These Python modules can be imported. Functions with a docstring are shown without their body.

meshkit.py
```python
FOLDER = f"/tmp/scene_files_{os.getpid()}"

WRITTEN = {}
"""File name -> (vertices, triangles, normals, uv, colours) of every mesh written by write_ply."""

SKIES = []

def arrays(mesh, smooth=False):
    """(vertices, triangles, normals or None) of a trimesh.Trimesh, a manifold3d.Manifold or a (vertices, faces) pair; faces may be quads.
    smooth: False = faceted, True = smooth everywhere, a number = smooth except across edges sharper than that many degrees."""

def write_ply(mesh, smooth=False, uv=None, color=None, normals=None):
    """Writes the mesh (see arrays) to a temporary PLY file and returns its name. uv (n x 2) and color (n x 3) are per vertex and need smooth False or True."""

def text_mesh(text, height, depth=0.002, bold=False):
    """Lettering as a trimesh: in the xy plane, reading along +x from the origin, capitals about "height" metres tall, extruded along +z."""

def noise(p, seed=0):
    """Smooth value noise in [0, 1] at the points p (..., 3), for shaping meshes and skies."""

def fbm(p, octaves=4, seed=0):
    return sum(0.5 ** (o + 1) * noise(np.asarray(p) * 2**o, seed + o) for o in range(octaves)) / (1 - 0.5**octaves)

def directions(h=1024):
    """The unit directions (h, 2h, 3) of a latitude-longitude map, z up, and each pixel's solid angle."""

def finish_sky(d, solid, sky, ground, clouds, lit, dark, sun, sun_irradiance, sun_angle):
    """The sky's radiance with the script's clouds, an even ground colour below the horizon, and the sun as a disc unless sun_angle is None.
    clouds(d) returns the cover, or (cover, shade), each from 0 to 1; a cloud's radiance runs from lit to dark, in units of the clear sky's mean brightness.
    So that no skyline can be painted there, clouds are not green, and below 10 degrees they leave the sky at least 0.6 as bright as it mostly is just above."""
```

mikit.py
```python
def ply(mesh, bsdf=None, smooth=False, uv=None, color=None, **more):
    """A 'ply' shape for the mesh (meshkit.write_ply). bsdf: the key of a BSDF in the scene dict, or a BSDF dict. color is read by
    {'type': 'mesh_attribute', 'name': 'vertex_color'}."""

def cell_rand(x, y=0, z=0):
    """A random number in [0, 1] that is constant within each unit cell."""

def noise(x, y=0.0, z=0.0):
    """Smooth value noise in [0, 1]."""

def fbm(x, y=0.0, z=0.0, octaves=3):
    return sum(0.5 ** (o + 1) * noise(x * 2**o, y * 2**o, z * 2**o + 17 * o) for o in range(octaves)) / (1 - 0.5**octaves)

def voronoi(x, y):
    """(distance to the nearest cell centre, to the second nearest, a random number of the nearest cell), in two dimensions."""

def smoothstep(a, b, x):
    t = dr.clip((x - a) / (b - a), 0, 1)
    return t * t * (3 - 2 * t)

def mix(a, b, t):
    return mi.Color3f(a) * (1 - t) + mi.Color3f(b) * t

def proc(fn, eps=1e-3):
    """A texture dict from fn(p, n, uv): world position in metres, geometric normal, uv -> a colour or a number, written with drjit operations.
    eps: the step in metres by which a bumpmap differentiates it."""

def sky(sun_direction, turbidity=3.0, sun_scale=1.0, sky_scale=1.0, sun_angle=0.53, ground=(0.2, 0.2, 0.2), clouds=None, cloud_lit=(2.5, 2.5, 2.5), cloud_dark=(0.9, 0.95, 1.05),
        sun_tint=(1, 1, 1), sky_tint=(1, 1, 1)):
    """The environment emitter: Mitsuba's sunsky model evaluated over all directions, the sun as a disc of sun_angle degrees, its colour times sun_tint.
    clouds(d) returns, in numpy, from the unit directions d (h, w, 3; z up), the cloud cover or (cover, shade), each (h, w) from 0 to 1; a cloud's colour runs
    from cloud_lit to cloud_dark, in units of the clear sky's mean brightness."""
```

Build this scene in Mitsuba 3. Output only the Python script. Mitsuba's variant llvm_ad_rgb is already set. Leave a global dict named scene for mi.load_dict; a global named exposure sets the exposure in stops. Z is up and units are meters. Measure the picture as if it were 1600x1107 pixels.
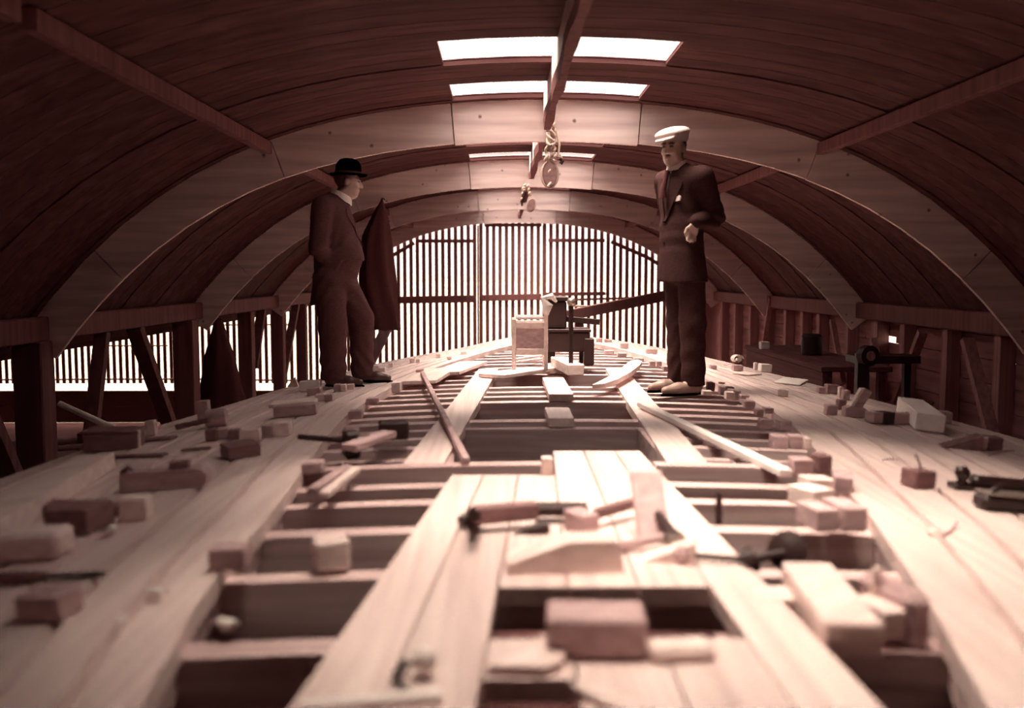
import math
import numpy as np
import trimesh
import mitsuba as mi
import drjit as dr
import mikit
import meshkit
from mikit import noise, fbm, voronoi, cell_rand, smoothstep, mix

T = mi.ScalarTransform4f
rng = np.random.default_rng(7)
scene, labels = {}, {}

# ---------------------------------------------------------------- camera, sky, exposure
CZ = 3.3            # eye height above the shed floor; the ship's deck is 0.8 m lower
F = 1500.0          # focal length in pixels of a 1600 x 1107 picture
HX, HY = 785.0, 430.0   # vanishing point of the shed's length
exposure = 3.7
yaw, pitch = math.atan((800 - HX) / F), math.atan((553.5 - HY) / F)
FWD = np.array([math.sin(yaw) * math.cos(pitch), math.cos(yaw) * math.cos(pitch), -math.sin(pitch)])
RIGHT = np.array([math.cos(yaw), -math.sin(yaw), 0])
DOWN = np.cross(FWD, RIGHT)
scene['camera'] = {
    'type': 'thinlens',
    'fov': math.degrees(2 * math.atan(800 / F)), 'fov_axis': 'x',
    'aperture_radius': 0.0125, 'focus_distance': 9.0,
    'near_clip': 0.05, 'far_clip': 500.0,
    'to_world': T().look_at(origin=[0, 0, CZ], target=[float(FWD[0]), float(FWD[1]), CZ + float(FWD[2])], up=[0, 0, 1]),
}


def overcast(d):
    """A bright closed cloud layer: three times brighter overhead than at the horizon (the standard overcast sky)."""
    up = np.clip(d[..., 2], 0, 1)
    soft = 0.10 * (meshkit.fbm(d * 2.5, 3, 5) - 0.5)
    return np.ones(up.shape), np.clip(1 - up + soft, 0, 1)


# the sun stands high and a little to the left, spread wide by thin cloud
SUN = (-.13, .0, 1.0)
scene['sky'] = mikit.sky(SUN, turbidity=6, sun_scale=1.6, sun_angle=50, ground=(.16, .142, .128), clouds=overcast, cloud_lit=(3.0, 2.64, 2.31), cloud_dark=(1.0, .88, .77))


# ---------------------------------------------------------------- helpers
def numbered(name):
    if name not in used:
        used.add(name)
        return name
    i = 1
    while f'{name}_{i:03d}' in used:
        i += 1
    used.add(f'{name}_{i:03d}')
    return f'{name}_{i:03d}'


used = set()


def thing(name, label=None, cat=None, group=None, kind=None):
    key = numbered(name)
    d = {}
    if label: d['label'] = label
    if cat: d['category'] = cat
    if group: d['group'] = group
    if kind: d['kind'] = kind
    labels[key] = d
    return key


def put(name, mesh, mat, parent=None, smooth=False, label=None, kind=None, **kw):
    """One mesh of the scene: a part of PARENT, or on its own under NAME (already numbered by thing())."""
    key = numbered(parent + '__' + name) if parent else name
    scene[key] = mikit.ply(mesh, mat, smooth=smooth, **kw)
    if parent and (label or kind):
        labels[key] = {k: v for k, v in (('label', label), ('kind', kind)) if v}
    return key


def single(name, mesh, mat, label, cat, group=None, smooth=False, **kw):
    key = thing(name, label, cat, group)
    put(key, mesh, mat, None, smooth, **kw)
    return key


def cbox(sx, sy, sz, c=0.004):
    """A chamfered box standing on z = 0, centred in x and y."""
    c = min(c, sx * .3, sy * .3, sz * .3)
    h = np.array([sx, sy, sz]) / 2
    pts = []
    for a in (-1, 1):
        for b in (-1, 1):
            for e in (-1, 1):
                s = np.array([a, b, e])
                for k in range(3):
                    q = h - c
                    q = q.copy()
                    q[k] = h[k]
                    pts.append(s * q)
    m = trimesh.convex.convex_hull(np.array(pts) + [0, 0, h[2]])
    return m


def boxm(x0, x1, y0, y1, z0, z1, c=0.004):
    m = cbox(x1 - x0, y1 - y0, z1 - z0, c)
    m.apply_translation([(x0 + x1) / 2, (y0 + y1) / 2, z0])
    return m


def ray(u, v):
    d = FWD * F + RIGHT * (u - 800) + DOWN * (v - 553.5)
    return d / d[1]


def at_y(u, v, y):
    """The point of the cross plane Y = y seen at this place of the picture."""
    return ray(u, v) * y + [0, 0, CZ]


def at_x(u, v, x):
    d = ray(u, v)
    return d * (x / d[0]) + [0, 0, CZ]


def rotz(a):
    return trimesh.transformations.rotation_matrix(a, [0, 0, 1])


def place(m, p, yaw=0.0, pitch=0.0, roll=0.0):
    m = m.copy()
    R = trimesh.transformations.euler_matrix(pitch, roll, yaw, 'sxyz')
    m.apply_transform(R)
    m.apply_translation(p)
    return m


def bar(p, q, w, h, up=(0, 0, 1), c=0.004):
    """A timber of section w x h between two points."""
    p, q = np.asarray(p, float), np.asarray(q, float)
    d = q - p
    L = np.linalg.norm(d)
    d /= L
    u = np.asarray(up, float)
    if abs(d @ u) > 0.97:
        u = np.array([0, 1.0, 0]) if abs(d[1]) < .9 else np.array([1.0, 0, 0])
    s = np.cross(d, u); s /= np.linalg.norm(s)
    n = np.cross(s, d)
    m = cbox(w, L, h, c)
    m.apply_translation([0, L / 2, -h / 2])
    M = np.eye(4)
    M[:3, 0], M[:3, 1], M[:3, 2], M[:3, 3] = s, d, n, p
    m.apply_transform(M)
    return m


def tube(pts, r, n=10, caps=True):
    """A round tube along a polyline; r a number or one per point."""
    P = np.asarray(pts, float)
    r = np.broadcast_to(np.asarray(r, float), (len(P),))
    t = np.gradient(P, axis=0)
    t /= np.linalg.norm(t, axis=1, keepdims=True)
    a = np.cross(t[0], [0, 0, 1.0])
    if np.linalg.norm(a) < .1: a = np.cross(t[0], [1.0, 0, 0])
    a /= np.linalg.norm(a)
    ang = np.arange(n) * 2 * np.pi / n
    rings = []
    for i in range(len(P)):
        a = a - t[i] * (a @ t[i]); a /= np.linalg.norm(a)
        b = np.cross(t[i], a)
        rings.append(P[i] + r[i] * (np.cos(ang)[:, None] * a + np.sin(ang)[:, None] * b))
    V = np.vstack(rings + [P[:1], P[-1:]])
    fs = []
    for i in range(len(P) - 1):
        for j in range(n):
            k = (j + 1) % n
            A, B, C, D = i * n + j, i * n + k, (i + 1) * n + k, (i + 1) * n + j
            fs += [[A, B, C], [A, C, D]]
    if caps:
        c0, c1, e = len(P) * n, len(P) * n + 1, (len(P) - 1) * n
        for j in range(n):
            k = (j + 1) % n
            fs += [[c0, k, j], [c1, e + j, e + k]]
    m = trimesh.Trimesh(V, np.array(fs), process=False)
    m.fix_normals()
    return m


def lathe(profile, n=20):
    return trimesh.creation.revolve(np.asarray(profile, float), sections=n)


def grid_solid(A, B, C, D):
    """A closed strip whose section runs A, B, C, D at every station (arrays n x 3)."""
    n = len(A)
    V = np.concatenate([A, B, C, D])
    fs = []
    for i in range(n - 1):
        for s in range(4):
            a, b = s * n + i, ((s + 1) % 4) * n + i
            fs += [[a, b, b + 1], [a, b + 1, a + 1]]
    fs += [[0, 2 * n, n], [0, 3 * n, 2 * n]]
    e = n - 1
    fs += [[e, n + e, 2 * n + e], [e, 2 * n + e, 3 * n + e]]
    m = trimesh.Trimesh(V, np.array(fs), process=False)
    if m.volume < 0: m.invert()
    return m


def prism(pts, h):
    from shapely.geometry import Polygon
    return trimesh.creation.extrude_polygon(Polygon(pts), h, engine='earcut')


# ---------------------------------------------------------------- materials
def rgb(c):
    return {'type': 'rgb', 'value': [float(x) for x in c]}


def wood_tex(c0, c1, axis, fine=38.0, along=1.2, knots=0.0, kc=None, patch=0.35):
    """Wood grain that runs along AXIS (0 x, 1 y, 2 z, 3 diagonal for loose pieces)."""
    c0, c1 = [float(q) for q in c0], [float(q) for q in c1]

    def fn(p, n, uv):
        x, y, z = p.x, p.y, p.z
        if axis == 0:
            a, b, c = x, y, z
        elif axis == 1:
            a, b, c = y, x, z
        elif axis == 2:
            a, b, c = z, x, y
        else:
            a, b, c = x * 0.7 + y * 0.7, y * 0.7 - x * 0.7, z
        w = 0.25 * noise(a * 0.9, b * 3.0, c * 3.0)
        g = fbm((b + w * 0.3) * fine, a * along, (c + w * 0.3) * fine, 3)
        s = fbm(a * 0.8, b * 2.0, c * 2.0 + 7, 2)
        t = dr.clip(g * (1 - patch) + s * patch + (g - 0.5) * 0.9, 0, 1)
        col = mix(c0, c1, t)
        if knots > 0:
            f, _, r = voronoi(a * knots, (c * 1.0 + b * 0.37) * knots)
            k = (1 - smoothstep(0.02, 0.075, f + 0.03 * noise(a * 30, c * 30, b * 30))) * dr.select(r > 0.35, 1.0, 0.0)
            col = mix(col, kc, k * 0.85)
        return col
    return mikit.proc(fn)


def wood(name, c0, c1, axis, rough=0.55, spec=0.3, **kw):
    scene[name] = {'type': 'principled', 'base_color': wood_tex(c0, c1, axis, **kw), 'roughness': rough, 'specular': spec}
    return name


def plain(name, c, rough=0.6, spec=0.3, metallic=0.0, **kw):
    scene[name] = {'type': 'principled', 'base_color': rgb(c), 'roughness': rough, 'specular': spec, 'metallic': metallic, **kw}
    return name


def mottled(name, c0, c1, scale, rough=0.8, spec=0.2):
    c0, c1 = [float(q) for q in c0], [float(q) for q in c1]

    def fn(p, n, uv):
        return mix(c0, c1, fbm(p.x * scale, p.y * scale, p.z * scale, 3))
    scene[name] = {'type': 'principled', 'base_color': mikit.proc(fn), 'roughness': rough, 'specular': spec}
    return name


DECK = [wood(f'mat_deck_{i}', np.array([.60, .445, .43]) * k, np.array([.80, .645, .61]) * k, 1, rough=.45, spec=.35, fine=46, patch=.55) for i, k in enumerate((1.0, .90, .95))]
BEAM = [wood(f'mat_beam_{i}', np.array([.42, .265, .27]) * k, np.array([.73, .56, .54]) * k, 0, fine=26) for i, k in enumerate((1.0, .88))]
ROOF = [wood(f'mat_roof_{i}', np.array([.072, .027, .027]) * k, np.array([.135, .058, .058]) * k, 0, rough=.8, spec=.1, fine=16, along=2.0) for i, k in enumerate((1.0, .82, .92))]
wood('mat_rib', (.54, .38, .37), (.82, .65, .62), 0, rough=.6, spec=.2, fine=14, knots=2.6, kc=(.12, .055, .056))
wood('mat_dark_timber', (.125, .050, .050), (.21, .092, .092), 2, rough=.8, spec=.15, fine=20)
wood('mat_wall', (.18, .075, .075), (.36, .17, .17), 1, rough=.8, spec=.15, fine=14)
wood('mat_slat', (.18, .07, .07), (.28, .12, .12), 2, rough=.85, spec=.1, fine=20)
wood('mat_post_pale', (.34, .19, .193), (.54, .345, .35), 2, rough=.75, spec=.15)
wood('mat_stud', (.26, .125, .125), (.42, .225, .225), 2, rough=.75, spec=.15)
wood('mat_block_pale', (.64, .48, .46), (.84, .69, .65), 3, rough=.5)
wood('mat_block_mid', (.36, .225, .23), (.56, .39, .395), 3, rough=.55)
wood('mat_block_dark', (.15, .072, .074), (.27, .145, .148), 3, rough=.6)
wood('mat_hull', (.105, .044, .044), (.17, .074, .074), 1, rough=.8, spec=.1)
plain('mat_iron', (.034, .014, .014), .5, .3)
plain('mat_black_gloss', (.028, .011, .011), .26, .35)
plain('mat_shaving', (.86, .79, .74), .6, .2)
plain('mat_steel', (.42, .33, .30), .3, .5, .6)
plain('mat_rope', (.52, .38, .33), .85, .1)
mottled('mat_ground', (.13, .055, .055), (.21, .095, .095), 3.0, .95, .05)
mottled('mat_yard', (.12, .105, .09), (.18, .16, .14), .4, .95, .05)
mottled('mat_cloth_black', (.065, .022, .022), (.11, .040, .040), 60, .9, .1)
mottled('mat_suit_dark', (.036, .014, .014), (.066, .027, .027), 90, .85, .15)
mottled('mat_suit_brown', (.075, .030, .030), (.13, .058, .058), 90, .85, .15)
mottled('mat_linen', (.80, .70, .67), (.86, .77, .74), 50, .8, .1)
mottled('mat_tweed', (.40, .30, .29), (.60, .48, .46), 140, .9, .1)
plain('mat_felt', (.045, .015, .015), .8, .15)
plain('mat_leather', (.10, .045, .04), .28, .5)
plain('mat_leather_tan', (.42, .28, .24), .3, .5)
scene['mat_skin'] = {'type': 'principled', 'base_color': {'type': 'mesh_attribute', 'name': 'vertex_color'}, 'roughness': .5, 'specular': .3}
scene['mat_pane'] = {'type': 'thindielectric', 'int_ior': 1.5}
# ---------------------------------------------------------------- the shed
XC = 0.37                       # the ridge's x
RIBY = [-4.51, -0.21, 4.09, 8.39, 12.69, 16.99, 21.29]
ZR = CZ + 1.5                   # underside of the roof boards at the ridge


def drop(o):
    return 0.0484 * o ** 2 + 0.0024 * o ** 4


def arch(o, d):
    """Point (x, z) at the offset O from the ridge, D below the roof boards, square to them."""
    o = np.asarray(o, float)
    s = -(0.0968 * o + 0.0096 * o ** 3)
    n = np.sqrt(1 + s * s)
    return XC + o + d * s / n, ZR - drop(o) - d / n


def arch_strip(o0, o1, d0, d1, y0, y1, n=None):
    n = n or max(2, int(abs(o1 - o0) / 0.32) + 2)
    o = np.linspace(o0, o1, n)
    xa, za = arch(o, d0)
    xb, zb = arch(o, d1)
    Y0, Y1 = np.full(n, y0), np.full(n, y1)
    return grid_solid(np.stack([xa, Y0, za], 1), np.stack([xb, Y0, zb], 1), np.stack([xb, Y1, zb], 1), np.stack([xa, Y1, za], 1))


OE = 4.62                       # where the roof ends, from the ridge
SKYLIGHTS = [(2.12, 2.83), (3.50, 4.18)]


def bay_lights(k):
    """The skylights of a bay; none behind the camera, and a shorter one just over it."""
    return [] if k == 0 else [(2.32, 2.76), SKYLIGHTS[1]] if k == 1 else SKYLIGHTS if k == 2 else [(.20, 1.85)] + SKYLIGHTS


SO = 0.785                      # half width of a skylight

roof = thing('ceiling', 'arched roof of dark boards bent across the shed', kind='structure')
YB0 = RIBY[0]
bi = 0
for k in range(len(RIBY) - 1):
    y0, L = RIBY[k], RIBY[k + 1] - RIBY[k]
    f = L / 4.30
    cuts = [0] + [v * f for s in (bay_lights(k) or SKYLIGHTS) for v in s] + [L]
    for j in range(len(cuts) - 1):
        a, b = cuts[j], cuts[j + 1]
        m = max(1, round((b - a) / 0.225))
        for i in range(m):
            ya, yb = y0 + a + (b - a) * i / m + .004, y0 + a + (b - a) * (i + 1) / m - .004
            lift = -.03 - .006 * rng.random()
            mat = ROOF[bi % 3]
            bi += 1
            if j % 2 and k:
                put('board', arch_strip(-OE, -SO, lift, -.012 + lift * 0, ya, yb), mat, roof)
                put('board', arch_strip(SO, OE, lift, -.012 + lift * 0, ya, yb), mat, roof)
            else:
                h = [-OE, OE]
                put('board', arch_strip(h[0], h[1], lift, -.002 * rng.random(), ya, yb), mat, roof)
        # the felt over the boards keeps the light out between the skylights
        if j % 2 and k:
            for s in (-1, 1):
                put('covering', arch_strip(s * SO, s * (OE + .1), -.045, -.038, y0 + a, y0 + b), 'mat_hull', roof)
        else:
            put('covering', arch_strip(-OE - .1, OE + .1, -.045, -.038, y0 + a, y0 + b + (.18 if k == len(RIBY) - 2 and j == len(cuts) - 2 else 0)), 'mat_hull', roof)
wn = 0
for k in range(len(RIBY) - 1):
    y0, L = RIBY[k], RIBY[k + 1] - RIBY[k]
    f = L / 4.30
    for a, b in bay_lights(k):
        wn += 1
        w = thing(f'window_{wn}', 'pair of skylight panes either side of the ridge board', kind='structure')
        ya, yb = y0 + a * f, y0 + b * f
        for s in (-1, 1):
            o = np.linspace(s * .04, s * SO, 7)
            x, z = arch(o, -.05)
            V = np.concatenate([np.stack([x, np.full(7, ya - .02), z], 1), np.stack([x, np.full(7, yb + .02), z], 1)])
            fs = [[i, i + 1, i + 8] for i in range(6)] + [[i, i + 8, i + 7] for i in range(6)]
            put('pane', trimesh.Trimesh(V, fs, process=False), 'mat_pane', w)

# arched ribs: two layers of sawn planks with staggered joints
rib_label = {3: 'pale arched roof rib nearest the camera in view, above the two men', 4: 'second arched roof rib, behind the hanging pulley block',
             5: 'third arched roof rib, low above the slatted gable', 6: 'last arched roof rib, closing the slatted gable', 2: 'arched roof rib just above and out of the top of the picture',
             1: 'arched roof rib overhead at the camera', 0: 'arched roof rib at the rear end wall behind the camera'}
for k, y in enumerate(RIBY):
    if k == 2:
        continue      # no rib shows between the camera and the first one
    r = thing('arch_rib', rib_label[k], 'roof rib')
    for lay, cutsx in ((0, (-4.55, -3.9, -2.36, -.81, .83, 2.38, 3.9, 4.55)), (1, (-4.55, -3.2, -1.6, 0, 1.6, 3.2, 4.55))):
        for i in range(len(cutsx) - 1):
            a, b = cutsx[i], cutsx[i + 1]
            mid = abs(a + b) < .2 and lay == 0
            dd = .352 if mid else .335 + .008 * rng.random() - .02 * lay
            g = .004 if not mid else .006
            fy = y + .055 * lay + (0 if not mid else -.012)
            put('plank', arch_strip(a + g, b - g, -.011, dd, fy, y + .05 + .055 * lay), 'mat_rib', r)

# ridge boards and hewn ridge poles, side purlins, one length per bay
for k in range(1, len(RIBY) - 1):
    ya, yb = RIBY[k] + .11, RIBY[k + 1] - .02
    where = ['', 'over the camera', 'nearest in view', 'behind the first rib', 'behind the second rib', 'behind the third rib'][k]
    single('ridge_board', boxm(XC - .02, XC + .02, ya, yb, ZR - .20, ZR + .03), 'mat_rib', f'thin ridge board on edge under the roof, {where}', 'ridge board')
    n = 22
    yy = np.linspace(ya, yb - .25, n)
    wv = .034 + .008 * np.sin(yy * 5.1) + .006 * rng.random(n)
    P0 = np.stack([np.full(n, XC + .005) - wv, yy, np.full(n, ZR - .205)], 1)
    P1 = np.stack([np.full(n, XC + .005) + wv, yy, np.full(n, ZR - .205)], 1)
    dz = -.075 - .014 * np.sin(yy * 3.3) + .008 * rng.random(n)
    P2, P3 = P1 + np.stack([0 * yy - .008, 0 * yy, dz], 1), P0 + np.stack([0 * yy + .008, 0 * yy, dz], 1)
    single('ridge_pole', grid_solid(P0, P1, P2, P3), 'mat_dark_timber', f'rough hewn pole under the ridge board, {where}', 'ridge pole')
    for s, side in ((-1, 'left'), (1, 'right')):
        x, z = arch(s * 2.40, .06)
        single('roof_purlin', bar((x, ya, z), (x, yb, z), .07, .10), 'mat_dark_timber', f'purlin on the {side} slope of the roof, {where}', 'purlin')

# wall plates (eave beams), posts, braces
for s, side in ((-1, 'left'), (1, 'right')):
    x = XC + s * 4.42
    for k in range(1, len(RIBY) - 1):
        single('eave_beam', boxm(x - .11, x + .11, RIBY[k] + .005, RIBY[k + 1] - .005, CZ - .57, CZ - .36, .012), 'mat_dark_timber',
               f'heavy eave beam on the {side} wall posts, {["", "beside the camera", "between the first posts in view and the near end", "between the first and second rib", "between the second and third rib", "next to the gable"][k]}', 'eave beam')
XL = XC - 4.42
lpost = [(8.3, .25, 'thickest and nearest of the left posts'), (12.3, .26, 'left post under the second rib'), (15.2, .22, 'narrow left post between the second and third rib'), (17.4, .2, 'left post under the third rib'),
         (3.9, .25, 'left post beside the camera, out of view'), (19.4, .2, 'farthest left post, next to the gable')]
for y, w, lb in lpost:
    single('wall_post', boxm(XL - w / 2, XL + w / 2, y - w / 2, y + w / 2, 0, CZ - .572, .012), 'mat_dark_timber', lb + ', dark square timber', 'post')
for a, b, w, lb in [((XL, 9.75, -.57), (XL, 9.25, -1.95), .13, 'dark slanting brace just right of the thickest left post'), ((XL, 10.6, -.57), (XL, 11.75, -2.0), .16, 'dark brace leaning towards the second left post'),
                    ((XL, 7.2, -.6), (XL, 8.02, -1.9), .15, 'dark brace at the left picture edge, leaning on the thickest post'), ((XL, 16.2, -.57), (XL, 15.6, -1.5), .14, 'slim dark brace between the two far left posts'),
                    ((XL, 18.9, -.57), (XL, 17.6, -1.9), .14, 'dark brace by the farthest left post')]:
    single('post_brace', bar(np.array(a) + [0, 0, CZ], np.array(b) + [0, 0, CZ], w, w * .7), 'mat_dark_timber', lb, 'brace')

# slatted gable across the far end
YG = 21.42
g = thing('wall_back', 'slatted far wall with white daylight between the slats', kind='structure')
x = -12.9
while x < XC + 4.6:
    o = x - XC
    zt = (arch(abs(o), .30)[1] if abs(o) < 4.3 else CZ - .45)
    wide = .0695 if x > 4.25 else .0395     # boarded up next to the right wall
    put('slat', boxm(x - wide, x + wide, YG, YG + .022, CZ - 2.42, zt, .002), 'mat_slat', g)
    x += .1412


def gx(u): return at_y(u, 450, YG)[0]
def gz(v, u=800): return at_y(u, v, YG)[2]


for u0, v0, u1, v1, h in [(652, 377, 740, 377, .075), (856, 376, 944, 376, .075), (757, 352, 846, 352, .07), (625, 469, 743, 467, .16), (752, 466, 846, 464, .14), (852, 460, 946, 459, .08), (852, 470, 1046, 464, .05), (954, 378, 1010, 402, .08),
                          (1010, 402, 1060, 432, .08), (648, 380, 600, 408, .08), (-80, 593, 180, 592, .035), (180, 592, 300, 592, .035), (300, 592, 500, 595, .035), (300, 508, 470, 507, .03), (60, 540, 260, 540, .03)]:
    put('rail', bar((gx(u0), YG - .03, gz(v0)), (gx(u1), YG - .03, gz(v1)), .05, h), 'mat_slat', g)
for z0, z1 in [(0, .36), (.365, .72)]:
    put('sill_board', boxm(-12.95, XC + 4.7, YG + .0, YG + .05, z0, z1), 'mat_hull', g)
for u in (747, 849):
    put('gate_post', boxm(gx(u) - .02, gx(u) + .02, YG + .06, YG + .10, .72, CZ + 1.1), 'mat_slat', g)

# right wall of boards on studs, with three gaps that let daylight in
XR = XC + 4.42
w = thing('wall_right', 'right wall of dark weathered boards on upright studs', kind='structure')
zb = np.linspace(0, CZ - .36, 13)
GAPS = [(11.75, 12.45, 9), (9.05, 9.35, 10), ]
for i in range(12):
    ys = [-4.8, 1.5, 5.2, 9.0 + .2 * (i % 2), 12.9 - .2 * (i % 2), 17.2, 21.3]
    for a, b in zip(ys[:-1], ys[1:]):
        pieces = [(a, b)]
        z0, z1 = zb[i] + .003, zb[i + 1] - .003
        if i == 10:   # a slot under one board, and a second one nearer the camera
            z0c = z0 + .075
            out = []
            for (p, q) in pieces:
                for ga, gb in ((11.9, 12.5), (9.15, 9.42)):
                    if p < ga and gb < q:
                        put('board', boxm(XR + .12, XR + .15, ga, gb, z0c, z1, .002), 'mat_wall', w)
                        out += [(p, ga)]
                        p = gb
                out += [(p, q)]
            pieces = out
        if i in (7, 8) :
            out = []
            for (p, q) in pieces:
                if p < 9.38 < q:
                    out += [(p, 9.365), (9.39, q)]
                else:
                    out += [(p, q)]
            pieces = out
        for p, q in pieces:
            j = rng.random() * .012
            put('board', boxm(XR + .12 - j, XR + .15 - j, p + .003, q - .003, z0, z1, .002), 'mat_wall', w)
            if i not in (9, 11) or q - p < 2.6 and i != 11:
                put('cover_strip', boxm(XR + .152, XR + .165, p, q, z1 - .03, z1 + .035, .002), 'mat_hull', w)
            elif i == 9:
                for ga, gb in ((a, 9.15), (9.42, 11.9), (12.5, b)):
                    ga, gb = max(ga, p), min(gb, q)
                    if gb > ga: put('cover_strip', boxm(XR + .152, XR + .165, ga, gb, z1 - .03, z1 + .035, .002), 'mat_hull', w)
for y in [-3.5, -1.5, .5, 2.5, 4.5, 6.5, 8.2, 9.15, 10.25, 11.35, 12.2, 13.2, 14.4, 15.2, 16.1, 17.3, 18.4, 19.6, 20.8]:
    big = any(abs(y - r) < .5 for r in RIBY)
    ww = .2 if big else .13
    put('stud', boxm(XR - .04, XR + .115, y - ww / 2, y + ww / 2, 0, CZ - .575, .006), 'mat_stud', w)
for (u0, v0), (u1, v1), dw in [((1442, 518), (1396, 640), .10), ((1364, 530), (1384, 628), .08), ((1511, 530), (1553, 690), .12), ((1205, 465), (1190, 560), .08), ((1300, 500), (1318, 600), .07)]:
    X = XR - .10
    put('brace', bar(at_x(u0, v0, X), at_x(u1, v1, X), .07, dw, up=(1, 0, 0)), 'mat_stud', w)

# left aisle: lean-to roof and outer wall, rear end wall behind the camera, shed floor, ground outside
a = thing('wall_left', 'outer wall of the dark side aisle beyond the left posts', kind='structure')
for i in range(8):
    put('board', boxm(-13.05, -13.0, -4.85, 21.4, i * .25 + .002, i * .25 + .248, .004), 'mat_wall', a)
lean = thing('ceiling_aisle', 'boarded lean-to roof over the left side aisle', kind='structure')
xs = np.linspace(-13.2, XL - .12, 37)
for i in range(36):
    zz = lambda q: CZ - .38 - (XL - .12 - q) * .095
    put('board', grid_solid(*[np.array([[q, -4.9, zz(q) + d], [q, 21.45, zz(q) + d]]) for q, d in ((xs[i] + .002, 0), (xs[i + 1] - .002, 0), (xs[i + 1] - .002, .03), (xs[i] + .002, .03))]), ROOF[i % 3], lean)
put('covering', grid_solid(*[np.array([[q, -4.9, zz(q) + d], [q, 21.45, zz(q) + d]]) for q, d in ((xs[0], .032), (xs[-1], .032), (xs[-1], .045), (xs[0], .045))]), 'mat_hull', lean)
r = thing('wall_front', 'boarded rear end wall behind the camera', kind='structure')
xs = np.linspace(-13.1, XC + 4.75, 56)
for i in range(55):
    o = abs((xs[i] + xs[i + 1]) / 2 - XC)
    zt = arch(o, .0)[1] if o < 4.5 else CZ - .4
    put('board', boxm(xs[i] + .002, xs[i + 1] - .002, -4.95, -4.90, 0, zt, .003), 'mat_wall', r)
fl = thing('floor', 'dark earth floor of the shed', kind='structure')
put(fl, boxm(-13.1, XC + 4.75, -5, 21.4, -.1, 0), 'mat_ground')
gr = thing('ground', 'pale open ground outside the shed', kind='structure')
for nm, b in (('yard', (-400, 400, 21.5, 480)),  ('yard', (XC + 4.8, 90, -40, 21.5)), ('yard', (-90, -13.15, -40, 21.5))):
    put(nm, boxm(b[0], b[1], b[2], b[3], -.3, -.06), 'mat_yard', gr)

# ---------------------------------------------------------------- the ship
SL = .048


def axis(y): return .08 + SL * np.asarray(y, float)


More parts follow.
